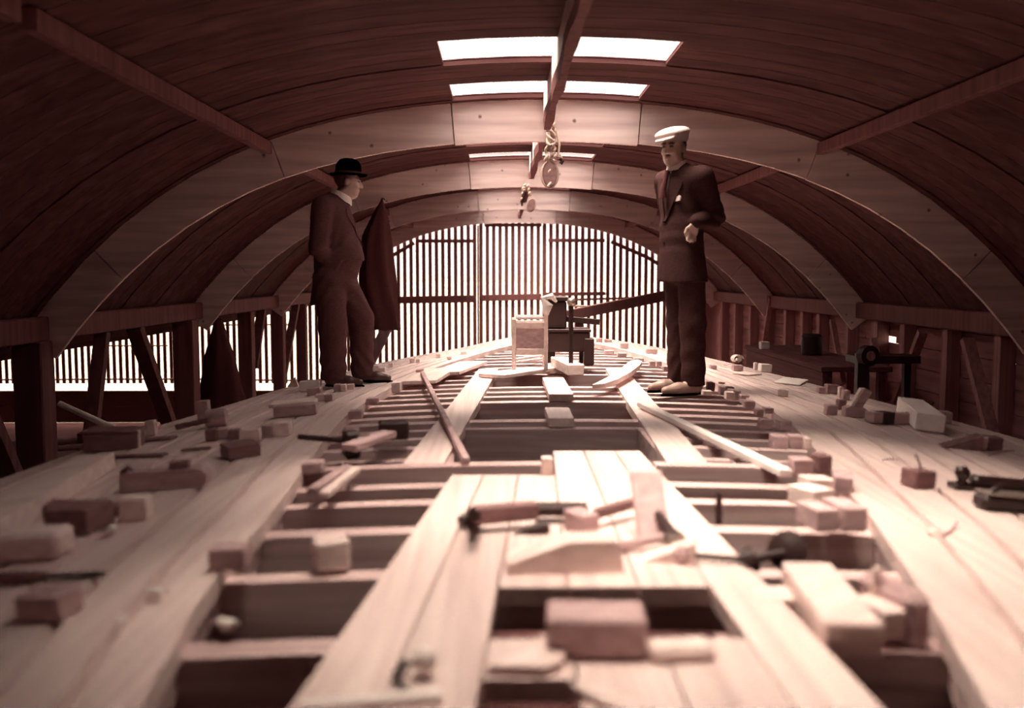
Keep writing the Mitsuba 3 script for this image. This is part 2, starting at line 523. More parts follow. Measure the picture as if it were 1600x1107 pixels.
YI = [-2.0, 1.0, 1.65, 2.04, 2.45, 3.0, 3.7, 4.14, 4.85, 5.5, 6.6, 8.0, 8.8, 9.85, 10.8, 11.6, 12.2, 12.6]
IL = [-.52, -.69, -.80, -.875, -.945, -.97, -1.05, -1.11, -1.18, -1.24, -1.235, -1.13, -1.03, -.82, -.60, -.36, -.17, -.04]
IR = [.45, .58, .70, .79, .86, .955, 1.04, 1.11, 1.20, 1.25, 1.22, 1.11, 1.02, .87, .66, .40, .2, .06]
YO = [-2.0, 0, 1.77, 3, 4.0, 5.2, 6.1, 7.4, 9.5, 10.9, 12.0, 12.6, 13.1]
OL = [-1.15, -1.6, -2.0, -2.35, -2.52, -2.50, -2.36, -2.19, -1.74, -1.12, -.78, -.58, -.08]
OR = [1.15, 1.6, 2.0, 2.35, 2.52, 2.58, 2.42, 2.14, 1.70, 1.30, .85, .50, .08]


def inner(y, s): return np.interp(y, YI, IL if s < 0 else IR)
def outer(y, s): return np.interp(y, YO, OL if s < 0 else OR)


def zdeck(y, t=0.0):
    y, t = np.asarray(y, float), np.asarray(t, float)
    return CZ - .755 - .007 * np.clip(y - 3.5, 0, 7.5) - .022 * t * t


def deck_at(u, v, lift=0.0):
    """The point of the deck (or LIFT above it) that stands at this place of the picture."""
    d, y = ray(u, v), 4.0
    for _ in range(40):
        z = float(zdeck(y, d[0] * y - axis(y))) + lift
        y = .5 * y + .5 * (z - CZ) / d[2]
    p = d * y
    return np.array([p[0], p[1], z])


ship = thing('wooden_ship', 'pale wooden ship deck under construction, planks along both sides and bare beams between', 'ship')
TP = .045      # deck plank
NP = 8
for s, side in ((-1, 'left'), (1, 'right')):
    for i in range(NP):
        y = np.concatenate([np.linspace(-2, 6, 22), np.linspace(6.5, 12.58, 16)])
        a, b = inner(y, s), outer(y, s)
        # planks run parallel to the inner edge near it and to the hull near the rail
        f0, f1 = i / NP, (i + 1) / NP
        t0, t1 = a + (b - a) * f0, a + (b - a) * f1
        gap = .0045
        j = .0025 * rng.random()
        tp = TP + (.012 if i == 0 else 0)
        u0, u1 = t0 + s * gap * (3.0 if i else .6), t1 - s * gap * 3.0
        # the upper edges are planed back for caulking
        A = np.stack([axis(y) + u0, y, zdeck(y, u0) - j], 1)
        B = np.stack([axis(y) + u1, y, zdeck(y, u1) - j], 1)
        C = np.stack([axis(y) + t1 - s * .001, y, zdeck(y, u1) - j - tp], 1)
        D = np.stack([axis(y) + t0 + s * .001, y, zdeck(y, u0) - j - tp], 1)
        put('deck_plank', grid_solid(A, B, C, D), DECK[(i * 2 + (s > 0)) % 3], ship)
    y = np.linspace(-2, 12.4, 40)
    a = inner(y, s)
    A = np.stack([axis(y) + a + s * .012, y, zdeck(y, a) - TP - .014], 1)
    B = A + [s * .07, 0, 0]
    put('edge_carlin', grid_solid(A, B, B - [0, 0, .08], A - [0, 0, .08]), BEAM[0], ship)
    # toe of the hull: covering strake under the outer edge
BEAMY = [-1.2, -.5, .2, .85, 1.48, 2.06, 2.56, 3.02, 3.40, 3.66, 3.92, 4.24, 4.55, 4.82, 5.08, 5.36, 5.64, 5.92, 6.22, 6.52, 6.82, 7.12, 7.42, 7.74, 8.08, 8.42, 8.78, 9.14, 9.5, 9.86, 10.2, 10.55, 10.9, 11.25, 11.6, 11.9, 12.2]
HATCH = [(4.06, 5.08), (5.46, 5.66), (6.3, 6.52), (7.2, 7.46)]
for n, y in enumerate(BEAMY):
    w = (.085 if y < 4 else .075 if y < 5.2 else .10) * (1 + .15 * (rng.random() - .5))
    h = .15 if y < 6 else .12
    tl, tr = outer(y, -1) + .12, outer(y, 1) - .12
    spans = [(tl, tr)]
    if 4.0 < y < 5.0 or 5.6 < y < 6.0 or 7.3 < y < 7.8:
        spans = [(tl, -.62), (.50, tr)]
    if n == 10:
        spans = [(tl, -.06), (.36, tr)]
    if 1.95 < y < 2.25 or 1.3 < y < 1.7:
        spans = [(tl, -.3), (.3, tr)]
    for a, b in spans:
        t = np.linspace(a, b, max(3, int((b - a) / .25)))
        z = zdeck(y, t) - TP - .003 - (.006 * rng.random() if n != 10 else -.03)
        X = axis(y) + t
        A = np.stack([X, 0 * X + y - w / 2, z], 1)
        B = np.stack([X, 0 * X + y + w / 2, z], 1)
        put('deck_beam', grid_solid(A, B, B - [0, 0, h], A - [0, 0, h]), BEAM[n % 2], ship)
# carlins: the fore and aft timbers either side of the hatches, flush on the beams
for tc, hw, ya, yb in [(-.605, .085, 3.97, 8.4), (.51, .085, 3.92, 8.4)]:
    y = np.linspace(ya, yb, 10)
    A = np.stack([axis(y) + tc - hw, y, zdeck(y) - TP + .012], 1)
    B = A + [2 * hw, 0, 0]
    put('hatch_carlin', grid_solid(A, B, B - [0, 0, .055], A - [0, 0, .055]), DECK[0], ship)
for ya, yb, hw in [(5.06, 5.48, .07), (6.17, 7.18, .08), (8.03, 8.5, .08)]:
    put('king_plank', place(cbox(hw * 2, yb - ya, .05), (float(axis((ya + yb) / 2)) - .02, (ya + yb) / 2, float(zdeck(ya)) - TP + .002)), DECK[0], ship)
# coamings of the first hatch: a deep board across its far end and its sides
y = 5.06
put('hatch_coaming', boxm(float(axis(y)) - .56, float(axis(y)) + .46, y - .02, y + .02, float(zdeck(y)) - .30, float(zdeck(y)) - TP - .004), BEAM[1], ship)
for t in (-.53, .44):
    put('hatch_coaming', boxm(float(axis(4.5)) + t - .02, float(axis(4.5)) + t + .02, 3.97, 5.03, float(zdeck(4.5)) - .30, float(zdeck(4.5)) - TP - .004), BEAM[1], ship)
# platform of loose-laid pale planks over the beams in the middle, with a square opening
PZ = lambda y: float(zdeck(y)) - TP + .004
plat = []
EDG = [(-.60, -.455), (-.43, -.30)]


def pl(y0, y1, a0, b0, a1, b1, th=.045, lift=0.0, mat=0):
    """A platform plank from y0 to y1; its sides at t = a0, b0 near and a1, b1 far."""
    y = np.array([y0, y1])
    A = np.stack([axis(y) + [a0, a1], y, [PZ(y0) + th + lift, PZ(y1) + th + lift]], 1)
    B = np.stack([axis(y) + [b0, b1], y, [PZ(y0) + th + lift, PZ(y1) + th + lift]], 1)
    put('platform_plank', grid_solid(A, B, B - [0, 0, th], A - [0, 0, th]), DECK[mat], ship)


def pe(y):  # left and right edge of the platform
    return -.53 + .0447 * (y - 1.64), .506 - .0776 * (y - 1.64)


HO = (1.93, 2.26)    # square opening
cols = np.array([0, .15, .315, .49, .67, .85, 1.0])
fars = [3.57, 3.57, 3.57, 4.08, 4.08, 4.08]
for i in range(6):
    for y0, y1 in [(-.9, HO[0]), (HO[1], fars[i])] if 2 <= i <= 4 else [(-.9, fars[i])]:
        l0, r0 = pe(y0)
        l1, r1 = pe(y1)
        if y0 == -.9 and 3 <= i <= 4:
            pl(y0, y1, l0 + (r0 - l0) * cols[i] + .003, l0 + (r0 - l0) * cols[i + 1] - .003, l1 + (r1 - l1) * cols[i] + .003, l1 + (r1 - l1) * cols[i + 1] - .003, mat=i % 3)
        elif y0 == -.9 and i == 2:   # the short plank leaves a second, smaller hole
            for ya, yb in ((-.9, 1.32), (1.73, HO[0])):
                la, ra = pe(ya); lb, rb = pe(yb)
                pl(ya, yb, la + (ra - la) * cols[i] + .003, la + (ra - la) * cols[i + 1] - .003, lb + (rb - lb) * cols[i] + .003, lb + (rb - lb) * cols[i + 1] - .003, mat=i % 3)
        else:
            pl(y0, y1, l0 + (r0 - l0) * cols[i] + .003, l0 + (r0 - l0) * cols[i + 1] - .003, l1 + (r1 - l1) * cols[i] + .003, l1 + (r1 - l1) * cols[i + 1] - .003, mat=i % 3)
# hull planking: one skin per side, keel at the middle
ys = np.concatenate([np.linspace(-2, 12, 30), np.linspace(12.2, 13.1, 6)])
for s in (-1, 1):
    rows = []
    for y in ys:
        o = outer(y, s)
        dk = float(zdeck(y, o)) - TP
        depth = dk - .25
        if y > 9: depth *= 1 - .35 * ((y - 9) / 4.1) ** 2
        q = np.linspace(0, 1, 9)
        t = o * np.cos(q * np.pi / 2) ** .62
        z = dk - depth * np.sin(q * np.pi / 2) ** 1.2
        rows.append(np.stack([axis(y) + t, np.full(9, y), z], 1))
    V = np.concatenate(rows)
    fs = []
    for i in range(len(ys) - 1):
        for j in range(8):
            a = i * 9 + j
            fs += [[a, a + 1, a + 10], [a, a + 10, a + 9]]
    put('hull_skin', trimesh.Trimesh(V, fs, process=False), 'mat_hull2', ship, smooth=True)
scene['mat_hull2'] = {'type': 'twosided', 'bsdf': scene['mat_hull']}
tr = [(x, z) for x, z in zip(*[np.concatenate([rows[0][:, k]]) for k in (0, 2)])]
half = np.array(tr)
ax = float(axis(-2))
poly = np.vstack([half, np.stack([2 * ax - half[::-1, 0], half[::-1, 1]], 1)])
m = prism(poly, .05)
m.apply_transform(np.array([[1, 0, 0, 0], [0, 0, 1, -2.05], [0, 1, 0, 0], [0, 0, 0, 1.0]]))
put('transom', m, 'mat_hull', ship)
put('keel', bar((float(axis(-2)), -2, .16), (float(axis(12.2)), 12.2, .16), .18, .32), 'mat_hull', ship)
# ---------------------------------------------------------------- people: one continuous body each, clothes over it
class Field:
    """A signed distance field on a grid of its own spacing, filled primitive by primitive, and its surface as a mesh."""

    def __init__(self, lo, hi, h, fine=None):
        def ax(k):
            a = np.arange(lo[k], hi[k] + h, h)
            if fine and k in fine:
                f0, f1, fh = fine[k]
                a = np.concatenate([a[a < f0 - 1e-6], np.arange(f0, f1, fh), a[a > f1]])
            return a
        self.g = [ax(k) for k in range(3)]
        self.v = np.full([len(a) for a in self.g], .3, np.float32)

    def _win(self, lo, hi):
        sl = tuple(slice(max(0, np.searchsorted(a, l) - 1), np.searchsorted(a, h) + 1) for a, l, h in zip(self.g, lo, hi))
        P = np.stack(np.meshgrid(*[a[s] for a, s in zip(self.g, sl)], indexing='ij'), -1)
        return sl, P

    def add(self, fn, lo, hi, k=.02, cut=False):
        m = .06 + k
        sl, P = self._win(np.asarray(lo) - m, np.asarray(hi) + m)
        if 0 in P.shape: return self
        d = fn(P).astype(np.float32)
        a = self.v[sl]
        if cut: d = -d
        if k > 0:
            h = np.clip(k - np.abs(a - d), 0, None) / k
            s = h * h * k * .25
        else: s = 0
        self.v[sl] = np.maximum(a, d) + s if cut else np.minimum(a, d) - s
        return self

    def cone(self, p, q, r0, r1, k=.02, sq=None, cut=False):
        """A limb: round cone from p to q; sq = (direction, factor) flattens it along a direction."""
        p, q = np.asarray(p, float), np.asarray(q, float)
        r = max(r0, r1)

        def fn(P):
            d = q - p
            w = P - p
            t = np.clip((w @ d) / max(d @ d, 1e-12), 0, 1)
            o = w - t[..., None] * d
            if sq is not None:
                u = np.asarray(sq[0], float); u = u / np.linalg.norm(u)
                c = (o @ u)[..., None] * u
                o = o + c * (1 / sq[1] - 1)
            return np.linalg.norm(o, axis=-1) - (r0 + (r1 - r0) * t)
        return self.add(fn, np.minimum(p, q) - r, np.maximum(p, q) + r, k, cut)

    def chain(self, pts, rs, k=.02, **kw):
        for i in range(len(pts) - 1):
            self.cone(pts[i], pts[i + 1], rs[i], rs[i + 1], k, **kw)
        return self

    def ell(self, c, r, R=None, k=.02, cut=False):
        c, r = np.asarray(c, float), np.asarray(r, float)
        R = np.eye(3) if R is None else R

        def fn(P):
            q = (P - c) @ R
            a = np.linalg.norm(q / r, axis=-1)
            b = np.linalg.norm(q / (r * r), axis=-1)
            return a * (a - 1) / np.maximum(b, 1e-6)
        return self.add(fn, c - r.max(), c + r.max(), k, cut)

    def box(self, c, r, R=None, rd=.01, k=.01, cut=False):
        c, r = np.asarray(c, float), np.asarray(r, float)
        R = np.eye(3) if R is None else R

        def fn(P):
            q = np.abs((P - c) @ R) - r + rd
            return np.linalg.norm(np.maximum(q, 0), axis=-1) + np.minimum(q.max(-1), 0) - rd
        m = np.linalg.norm(r)
        return self.add(fn, c - m, c + m, k, cut)

    def half(self, p, n):
        """Keeps only what lies behind the plane through p with normal n."""
        p, n = np.asarray(p, float), np.asarray(n, float) / np.linalg.norm(n)
        P = np.stack(np.meshgrid(*self.g, indexing='ij'), -1)
        self.v = np.maximum(self.v, ((P - p) @ n).astype(np.float32))
        return self

    def wrinkle(self, fn):
        P = np.stack(np.meshgrid(*self.g, indexing='ij'), -1)
        near = np.abs(self.v) < .04
        self.v[near] += fn(P[near]).astype(np.float32)
        return self

    def mesh(self, iters=2):
        v, g = self.v, self.g
        inside = v < 0
        c = [inside[i:inside.shape[0] - 1 + i, j:inside.shape[1] - 1 + j, k:inside.shape[2] - 1 + k] for i in (0, 1) for j in (0, 1) for k in (0, 1)]
        n = sum(x.astype(np.int8) for x in c)
        act = (n > 0) & (n < 8)
        idx = np.full(act.shape, -1)
        cells = np.argwhere(act)
        idx[act] = np.arange(len(cells))
        acc, cnt = np.zeros((len(cells), 3)), np.zeros(len(cells))
        corners = [(i, j, k) for i in (0, 1) for j in (0, 1) for k in (0, 1)]
        val = [v[cells[:, 0] + a, cells[:, 1] + b, cells[:, 2] + e] for a, b, e in corners]
        pos = [np.stack([g[0][cells[:, 0] + a], g[1][cells[:, 1] + b], g[2][cells[:, 2] + e]], 1) for a, b, e in corners]
        for i in range(8):
            for j in range(i + 1, 8):
                if sum(abs(x - y) for x, y in zip(corners[i], corners[j])) != 1: continue
                s = (val[i] < 0) != (val[j] < 0)
                t = val[i][s] / (val[i][s] - val[j][s])
                acc[s] += pos[i][s] + t[:, None] * (pos[j][s] - pos[i][s])
                cnt[s] += 1
        V = acc / cnt[:, None]
        F_ = []
        for a in range(3):
            b, e = (a + 1) % 3, (a + 2) % 3
            s0 = [slice(1, -1)] * 3; s0[a] = slice(0, -1)
            s1 = [slice(1, -1)] * 3; s1[a] = slice(1, None)
            A, B = inside[tuple(s0)], inside[tuple(s1)]
            for flip, cr in ((False, np.argwhere(A & ~B)), (True, np.argwhere(~A & B))):
                if not len(cr): continue
                base = cr.copy(); base[:, b] += 1; base[:, e] += 1
                q = []
                for db, de in ((-1, -1), (0, -1), (0, 0), (-1, 0)):
                    o = base.copy(); o[:, b] += db; o[:, e] += de
                    q.append(idx[o[:, 0], o[:, 1], o[:, 2]])
                q = np.stack(q, 1)
                if flip: q = q[:, ::-1]
                F_ += [q[:, [0, 1, 2]], q[:, [0, 2, 3]]]
        m = trimesh.Trimesh(V, np.concatenate(F_), process=False)
        E = m.edges_unique
        E = np.vstack([E, E[:, ::-1]])
        deg = np.maximum(np.bincount(E[:, 0], minlength=len(V)), 1)[:, None]
        for it in range(2 * iters):
            S_ = np.stack([np.bincount(E[:, 0], V[E[:, 1], k], len(V)) for k in range(3)], 1) / deg
            V = V + (S_ - V) * (.5 if it % 2 == 0 else -.52)
        return trimesh.Trimesh(V, m.faces, process=False)


def frame(f, up=(0, 0, 1)):
    """Columns: left, front, up for someone who faces f."""
    f = np.asarray(f, float) / np.linalg.norm(f)
    u = np.asarray(up, float)
    l = np.cross(u, f); l /= np.linalg.norm(l)
    u = np.cross(f, l)
    return np.stack([l, f, u], 1)


def head(B, c, R, scale=1.0, heavy=0.0):
    """Skull, face, nose, ears, jaw, lips and neck root; c = middle of the head, R = frame()."""
    s = scale
    at = lambda l, f, u: c + R @ (np.array([l, f, u]) * s)
    B.ell(at(0, -.012, .030), np.array([.074, .096, .090]) * s, R, k=.02)
    B.ell(at(0, .022, -.035), np.array([.056 + heavy, .068, .085]) * s, R, k=.03)
    B.ell(at(0, .055, -.094), np.array([.030 + heavy, .030, .024]) * s, R, k=.03)        # chin
    for e in (-1, 1):
        B.ell(at(e * (.034 + heavy), .028, -.066), np.array([.018, .036, .028]) * s, R, k=.025)  # jaw
        B.ell(at(e * .036, .066, -.022), np.array([.020, .018, .020]) * s, R, k=.02)       # cheek
        B.ell(at(e * .031, .094, .012), np.array([.016, .014, .011]) * s, R, k=.012, cut=True)  # eye socket
        B.ell(at(e * .031, .076, .011), np.array([.013, .012, .010]) * s, R, k=.004)       # eyeball and lids
        B.ell(at(e * .030, .082, .031), np.array([.022, .012, .007]) * s, R, k=.012)       # brow
        B.ell(at(e * (.074 + heavy * .5), -.008, -.004), np.array([.010, .019, .031]) * s, R, k=.008)    # ear
    B.cone(at(0, .088, .020), at(0, .113, -.026), .008 * s, .0125 * s, k=.012)             # nose
    for e in (-1, 1):
        B.ell(at(e * .012, .098, -.030), np.array([.009, .011, .008]) * s, R, k=.008)
    B.ell(at(0, .087, -.056), np.array([.024, .010, .007]) * s, R, k=.006)                 # lips
    B.ell(at(0, .085, -.066), np.array([.020, .010, .007]) * s, R, k=.006)
    return at


def hand(B, w, R, curl=.9, side=1, s=1.0):
    """A hand from the wrist w: R = (across towards the thumb, back of the hand, fingers)."""
    at = lambda a, b, e: w + R @ (np.array([a, b, e]) * s)
    B.cone(at(-.016, 0, .02), at(-.024, 0, .078), .020, .017, k=.012, sq=(R[:, 1], .62))
    B.cone(at(.012, 0, .02), at(.022, 0, .080), .020, .017, k=.012, sq=(R[:, 1], .62))
    B.cone(at(0, 0, -.03), at(0, 0, .03), .026, .024, k=.02, sq=(R[:, 1], .75))
    for i, (a, L) in enumerate(((.030, .072), (.010, .082), (-.010, .076), (-.029, .058))):
        p = at(a, 0, .088)
        pts, ang = [p], 0.0
        for seg, c in ((.46, .35), (.31, .75), (.23, .55)):
            ang += c * curl
            d = R @ np.array([a * .6, -math.sin(ang), math.cos(ang)])
            pts.append(pts[-1] + d / np.linalg.norm(d) * L * seg * s)
        B.chain(pts, [.0095, .009, .0085, .0075], k=.005)
    B.chain([at(.022, -.006, .022), at(.052, -.016, .050), at(.058, -.026, .080), at(.050, -.036, .103)], [.016, .0125, .0105, .009], k=.008)


def shoe(p, f, L=.29, h=.10):
    """A laced leather shoe: upper and sole as two meshes, the heel at p - f * .07."""
    R = frame(f)
    p = np.asarray(p, float)
    at = lambda l, q, u: p + R @ np.array([l, q, u])
    S = Field(p - .3, p + .3, .009)
    S.cone(at(0, -.05, .052), at(0, .10, .042), .042, .040, k=.03)
    S.cone(at(0, .10, .044), at(-.004, .195, .036), .041, .027, k=.03)
    S.cone(at(0, -.03, .05), at(0, -.035, .125), .043, .046, k=.03)
    S.half(at(0, 0, .014), (0, 0, -1))
    O = []
    for q in np.linspace(0, 2 * np.pi, 28, endpoint=False):
        yy = math.cos(q)
        wd = .041 if yy < .1 else .043 - .012 * max(0, yy - .4)
        O.append((math.sin(q) * wd, .068 + yy * .162))
    sole = prism(O, .016)
    V = sole.vertices @ np.array([[1, 0, 0], [0, 1, 0], [0, 0, 1.0]])
    sole.vertices = p + V @ R.T
    return S.mesh(1), sole


def skin_colors(m, at, base, shade):
    """Eyes, brows, lips, moustache and hair as they are coloured on the face."""
    V = np.asarray(m.vertices)
    C = np.tile(np.asarray(base, float), (len(V), 1))
    for pt, rad, col in shade:
        w = np.clip(1.35 - np.linalg.norm((V - at(*pt)) / np.asarray(rad), axis=1), 0, .35)[:, None] / .35
        C = C * (1 - w) + np.asarray(col) * w
    return C


def dress(name, mesh, mat, parent, **kw):
    """put() for the parts of a person, enlarged about the feet."""
    mesh = trimesh.Trimesh(foot + (np.asarray(mesh.vertices) - foot) * size, mesh.faces, process=False)
    return put(name, mesh, mat, parent, **kw)


SKIN = (.62, .44, .38)
DARKHAIR = (.07, .03, .03)

# ---- the man in the flat cap
pA = np.array([1.235, 6.66, 0.0])
pA[2] = float(zdeck(pA[1], pA[0] - axis(pA[1]))) - TP + .013
foot, size = pA, 1.018
O = lambda x, y, z: pA + np.array([x, y, z])
FA = np.array([-.86, -.50, 0])
RA = frame(FA)
person = thing('person', 'man in pale flat cap and long dark suit, standing on the beams, hand on hip', 'person')
LA, FW, UPV = RA[:, 0], RA[:, 1], RA[:, 2]
hc = O(-.068, -.055, 1.650)
RH = frame((-.62, -.78, -.06))
sl, sr = O(.105, -.155, 1.452), O(-.085, .165, 1.452)
hipl, hipr = O(.055, -.07, .90), O(-.012, .085, .90)
kneel, kneer = O(.070, -.08, .49), O(.012, .09, .49)
ankl, ankr = O(.078, -.08, .10), O(.018, .12, .10)
elb = O(.215, -.055, 1.20)
wri = O(.060, -.190, 1.160)
elr, wrr = O(-.03, .24, 1.18), O(-.05, .20, .95)
B = Field(O(-.34, -.36, -.0), O(.36, .42, 1.84), .0095, {2: (float(pA[2]) + 1.50, float(pA[2]) + 1.80, .0048)})
B.cone(O(-.005, 0, 1.40), O(0, 0, 1.0), .125, .12, k=.06, sq=(FW, .78))
B.cone(sl * .8 + sr * .2, sr * .8 + sl * .2, .075, .075, k=.06)
B.chain([O(-.012, -.01, 1.43), O(-.045, -.035, 1.56)], [.062, .055], k=.04)
for a, b, c_ in ((sl, elb, wri), (sr, elr, wrr)):
    B.chain([a, b, c_], [.052, .042, .029], k=.02)
for a, b, c_ in ((hipl, kneel, ankl), (hipr, kneer, ankr)):
    B.chain([a, b, c_], [.085, .056, .040], k=.03)
    B.cone(c_, c_ + FW * .10 - [0, 0, .055], .038, .026, k=.02)
atA = head(B, hc, RH)
fd = np.array([-.22, .30, -.92]); fd /= np.linalg.norm(fd)
th = np.array([-.9, -.1, .1]); th -= fd * (th @ fd); th /= np.linalg.norm(th)
hand(B, wri + fd * .01, np.stack([th, np.cross(fd, th), fd], 1), curl=.95, s=.9)
mA = B.mesh(1)
C = skin_colors(mA, atA, SKIN, [((0, -.05, .02), (.09, .085, .10), DARKHAIR), ((.031, .09, .012), (.014, .02, .0075), (.10, .05, .045)), ((-.031, .09, .012), (.014, .02, .0075), (.10, .05, .045)),
                                ((.030, .094, .031), (.022, .02, .006), DARKHAIR), ((-.030, .094, .031), (.022, .02, .006), DARKHAIR), ((0, .10, -.046), (.024, .02, .007), (.16, .08, .07)),
                                ((0, .097, -.061), (.020, .02, .006), (.38, .20, .18))])
dress('body', mA, 'mat_skin', person, smooth=True, color=C)
# trousers
Tt = Field(O(-.22, -.30, .02), O(.28, .32, 1.12), .012)
Tt.cone(O(0, 0, 1.06), O(.012, .0, .88), .135, .14, k=.04, sq=(FW, .85))
for a, b, c_, e in ((hipl, kneel, ankl, (0, -.005)), (hipr, kneer, ankr, (0, 0))):
    Tt.chain([a, b, c_ + [.004, 0, -.03]], [.094, .088, .080], k=.03)
wz = lambda P: .0045 * np.sin(P[:, 2] * 42 + 5 * np.sin(P[:, 0] * 13) + 3 * np.sin(P[:, 1] * 17)) * np.clip(1.35 - (P[:, 2] - pA[2]) * 1.6, .15, 1)
Tt.wrinkle(wz)
Tt.half(O(0, 0, .062), (0, 0, -1))
dress('trousers', Tt.mesh(2), 'mat_suit_dark', person, smooth=True)
# jacket: torso, skirt and sleeves
J = Field(O(-.34, -.36, .70), O(.38, .42, 1.60), .009)
J.cone(O(-.005, -.0, 1.38), O(0, 0, 1.10), .162, .150, k=.05, sq=(FW, .82))
J.cone(O(0, 0, 1.10), O(.014, 0, .72), .150, .190, k=.05, sq=(FW, .86))
J.cone(sl * .86 + sr * .14, sr * .86 + sl * .14, .082, .082, k=.06)
J.cone(O(-.02, -.015, 1.45), O(-.035, -.028, 1.515), .085, .064, k=.05)
J.chain([sl, elb, wri * .93 + elb * .07], [.080, .066, .050], k=.02)
J.chain([sr, elr, wrr], [.080, .066, .050], k=.02)
J.half(O(0, 0, .765), (0, .03, -1))


def wj(P):
    q = P - pA
    sleeve = np.clip(1 - np.linalg.norm((P - (elb + [0, -.02, .02])) / [.12, .14, .16], axis=1), 0, 1)
    w = .011 * sleeve * np.sin(q[:, 2] * 85 + q[:, 0] * 40)
    w += .003 * np.sin(q[:, 2] * 60 + 9 * q[:, 0] + 14 * q[:, 1]) * np.clip(1 - np.abs(q[:, 2] - 1.1) * 4, 0, 1)
    return w


J.wrinkle(wj)
# the hollow at the neck, so that the shirt shows between the lapels
nk = O(-.045, -.035, 1.50) + FW * .085
J.cone(nk + [0, 0, .07], nk - [0, 0, .15], .052, .006, k=.008, cut=True)
jm = J.mesh(2)
jk = dress('jacket', jm, 'mat_suit_dark', person, smooth=True)
# shirt front, collar, tie
S = Field(O(-.22, -.24, 1.26), O(.14, .16, 1.62), .007)
S.cone(O(-.02, -.018, 1.47), O(-.012, -.01, 1.28), .098, .132, k=.03, sq=(FW, .84))
dress('shirt', S.mesh(1), 'mat_linen', person, smooth=True)
ring = [O(-.043, -.036, 1.523) + (.062 * math.cos(q)) * FW + (.060 * math.sin(q)) * LA + np.array([0, 0, .020 - .016 * math.cos(q)]) for q in np.linspace(0, 2 * np.pi, 28)]
R0 = np.array(ring)
dress('collar', grid_solid(R0 - [0, 0, .024], R0 + [0, 0, .024], R0 + [0, 0, .024] + (R0 - R0.mean(0)) * .07, R0 - [0, 0, .024] + (R0 - R0.mean(0)) * .13), 'mat_linen', person, smooth=40)


def on_front(m, lat, z, out=.004, fw=None, c=None):
    """The point of the mesh m's front at the height z and the sideways offset lat."""
    fw = FW if fw is None else fw
    la = np.cross([0, 0, 1.0], fw)
    o = (O(0, 0, z) if c is None else c + [0, 0, z]) + la * lat
    q, _, _ = m.ray.intersects_location([o + fw * .6], [-fw])
    if not len(q): return o + fw * .14
    return q[np.argmax(q @ fw)] + fw * out


tie = [O(-.043, -.036, 1.512) + FW * .078 + [0, 0, -.01 - .03 * i] + FW * .010 * min(i, 4) for i in range(7)]
dress('tie', tube(tie, [.017, .014, .016, .019, .022, .025, .027], 8), 'mat_cloth_black', person, smooth=50)


def lapel(s, z0, z1, w):
    Pa, Pb = [], []
    for q in np.linspace(0, 1, 9):
        z = z0 + (z1 - z0) * q
        inn = .050 * (1 - q) * s - .012 * q
        wd = w * min(1, q * 5 + .35) * (1 - .75 * max(0, q - .2) / .8)
        Pa.append(on_front(jm, inn, z, .003))
        Pb.append(on_front(jm, inn + s * wd, z, .007))
    Pa, Pb = np.array(Pa), np.array(Pb)
    return grid_solid(Pa, Pb, Pb + FW * .008, Pa + FW * .008)


for s in (-1, 1):
    dress('lapel', lapel(s, 1.455, 1.17, .085), 'mat_suit_dark', jk, smooth=40)
for z in (1.155, 1.03):
    b = lathe([(0, 0), (.010, 0), (.010, .004), (0, .005)], 12)
    M_ = np.eye(4); M_[:3, :3] = np.stack([LA, UPV, FW], 1); M_[:3, 3] = on_front(jm, -.018, z, .001)
    b.apply_transform(M_)
    dress('button', b, 'mat_iron', jk, smooth=40)
ph = on_front(jm, .088, 1.315, .0)
pts = [(-.032, -.02), (.030, -.014), (.036, .012), (.022, .020), (.012, .010), (-.004, .019), (-.020, .008), (-.034, .014)]
m = prism(pts, .010)
M_ = np.eye(4); M_[:3, :3] = np.stack([LA, UPV, FW], 1); M_[:3, 3] = ph
m.apply_transform(M_)
dress('pocket_handkerchief', m, 'mat_linen', person, label='white handkerchief in the breast pocket')
# flat cap
K = Field(hc - .22, hc + .24, .0065)
K.ell(atA(0, .018, .098), np.array([.108, .138, .044]), frame((-.70, -.72, -.22), (-.16, -.06, 1)), k=.02)
K.ell(atA(0, -.015, .070), np.array([.086, .108, .050]), RH, k=.03)
K.half(atA(0, 0, .046), -(RH @ np.array([.15, .12, 1])))
K.ell(atA(0, .118, .058), np.array([.074, .060, .010]), frame((-.70, -.72, -.36), (-.16, -.06, 1)), k=.012)
dress('flat_cap', K.mesh(2), 'mat_tweed', person, smooth=True)
for a in (ankl, ankr):
    up_, so = shoe(np.array([a[0], a[1], pA[2]]) + np.array([-.02, -.015, 0]), (-.93, -.37, 0))
    k_ = dress('shoe', up_, 'mat_leather_tan', person, smooth=True)
    dress('sole', so, 'mat_leather', k_)

# ---- the man in the bowler hat
pB = np.array([-1.235, 7.25, 0.0])
pB[2] = float(zdeck(pB[1], pB[0] - axis(pB[1]))) + .004
foot, size = pB, .94
O = lambda x, y, z: pB + np.array([x, y, z])
FB = np.array([.96, .28, 0])
RB = frame(FB)
LA, FW = RB[:, 0], RB[:, 1]
person = thing('person', 'stout man in bowler hat and white collar, seen from the side, hands in pockets', 'person')
hc = O(.085, .02, 1.628)
RH = frame((.985, .15, -.10))
sr, sl = O(-.085, -.16, 1.415), O(-.03, .185, 1.415)
hipr, hipl = O(-.055, -.085, .88), O(.0, .09, .88)
kneer, kneel = O(-.03, -.10, .48), O(.165, .10, .53)
ankr, ankl = O(-.03, -.10, .10), O(.165, .13, .112)
elr, wrr = O(-.11, -.225, 1.10), O(-.035, -.115, .985)
ell_, wrl = O(-.02, .26, 1.10), O(.01, .105, .99)
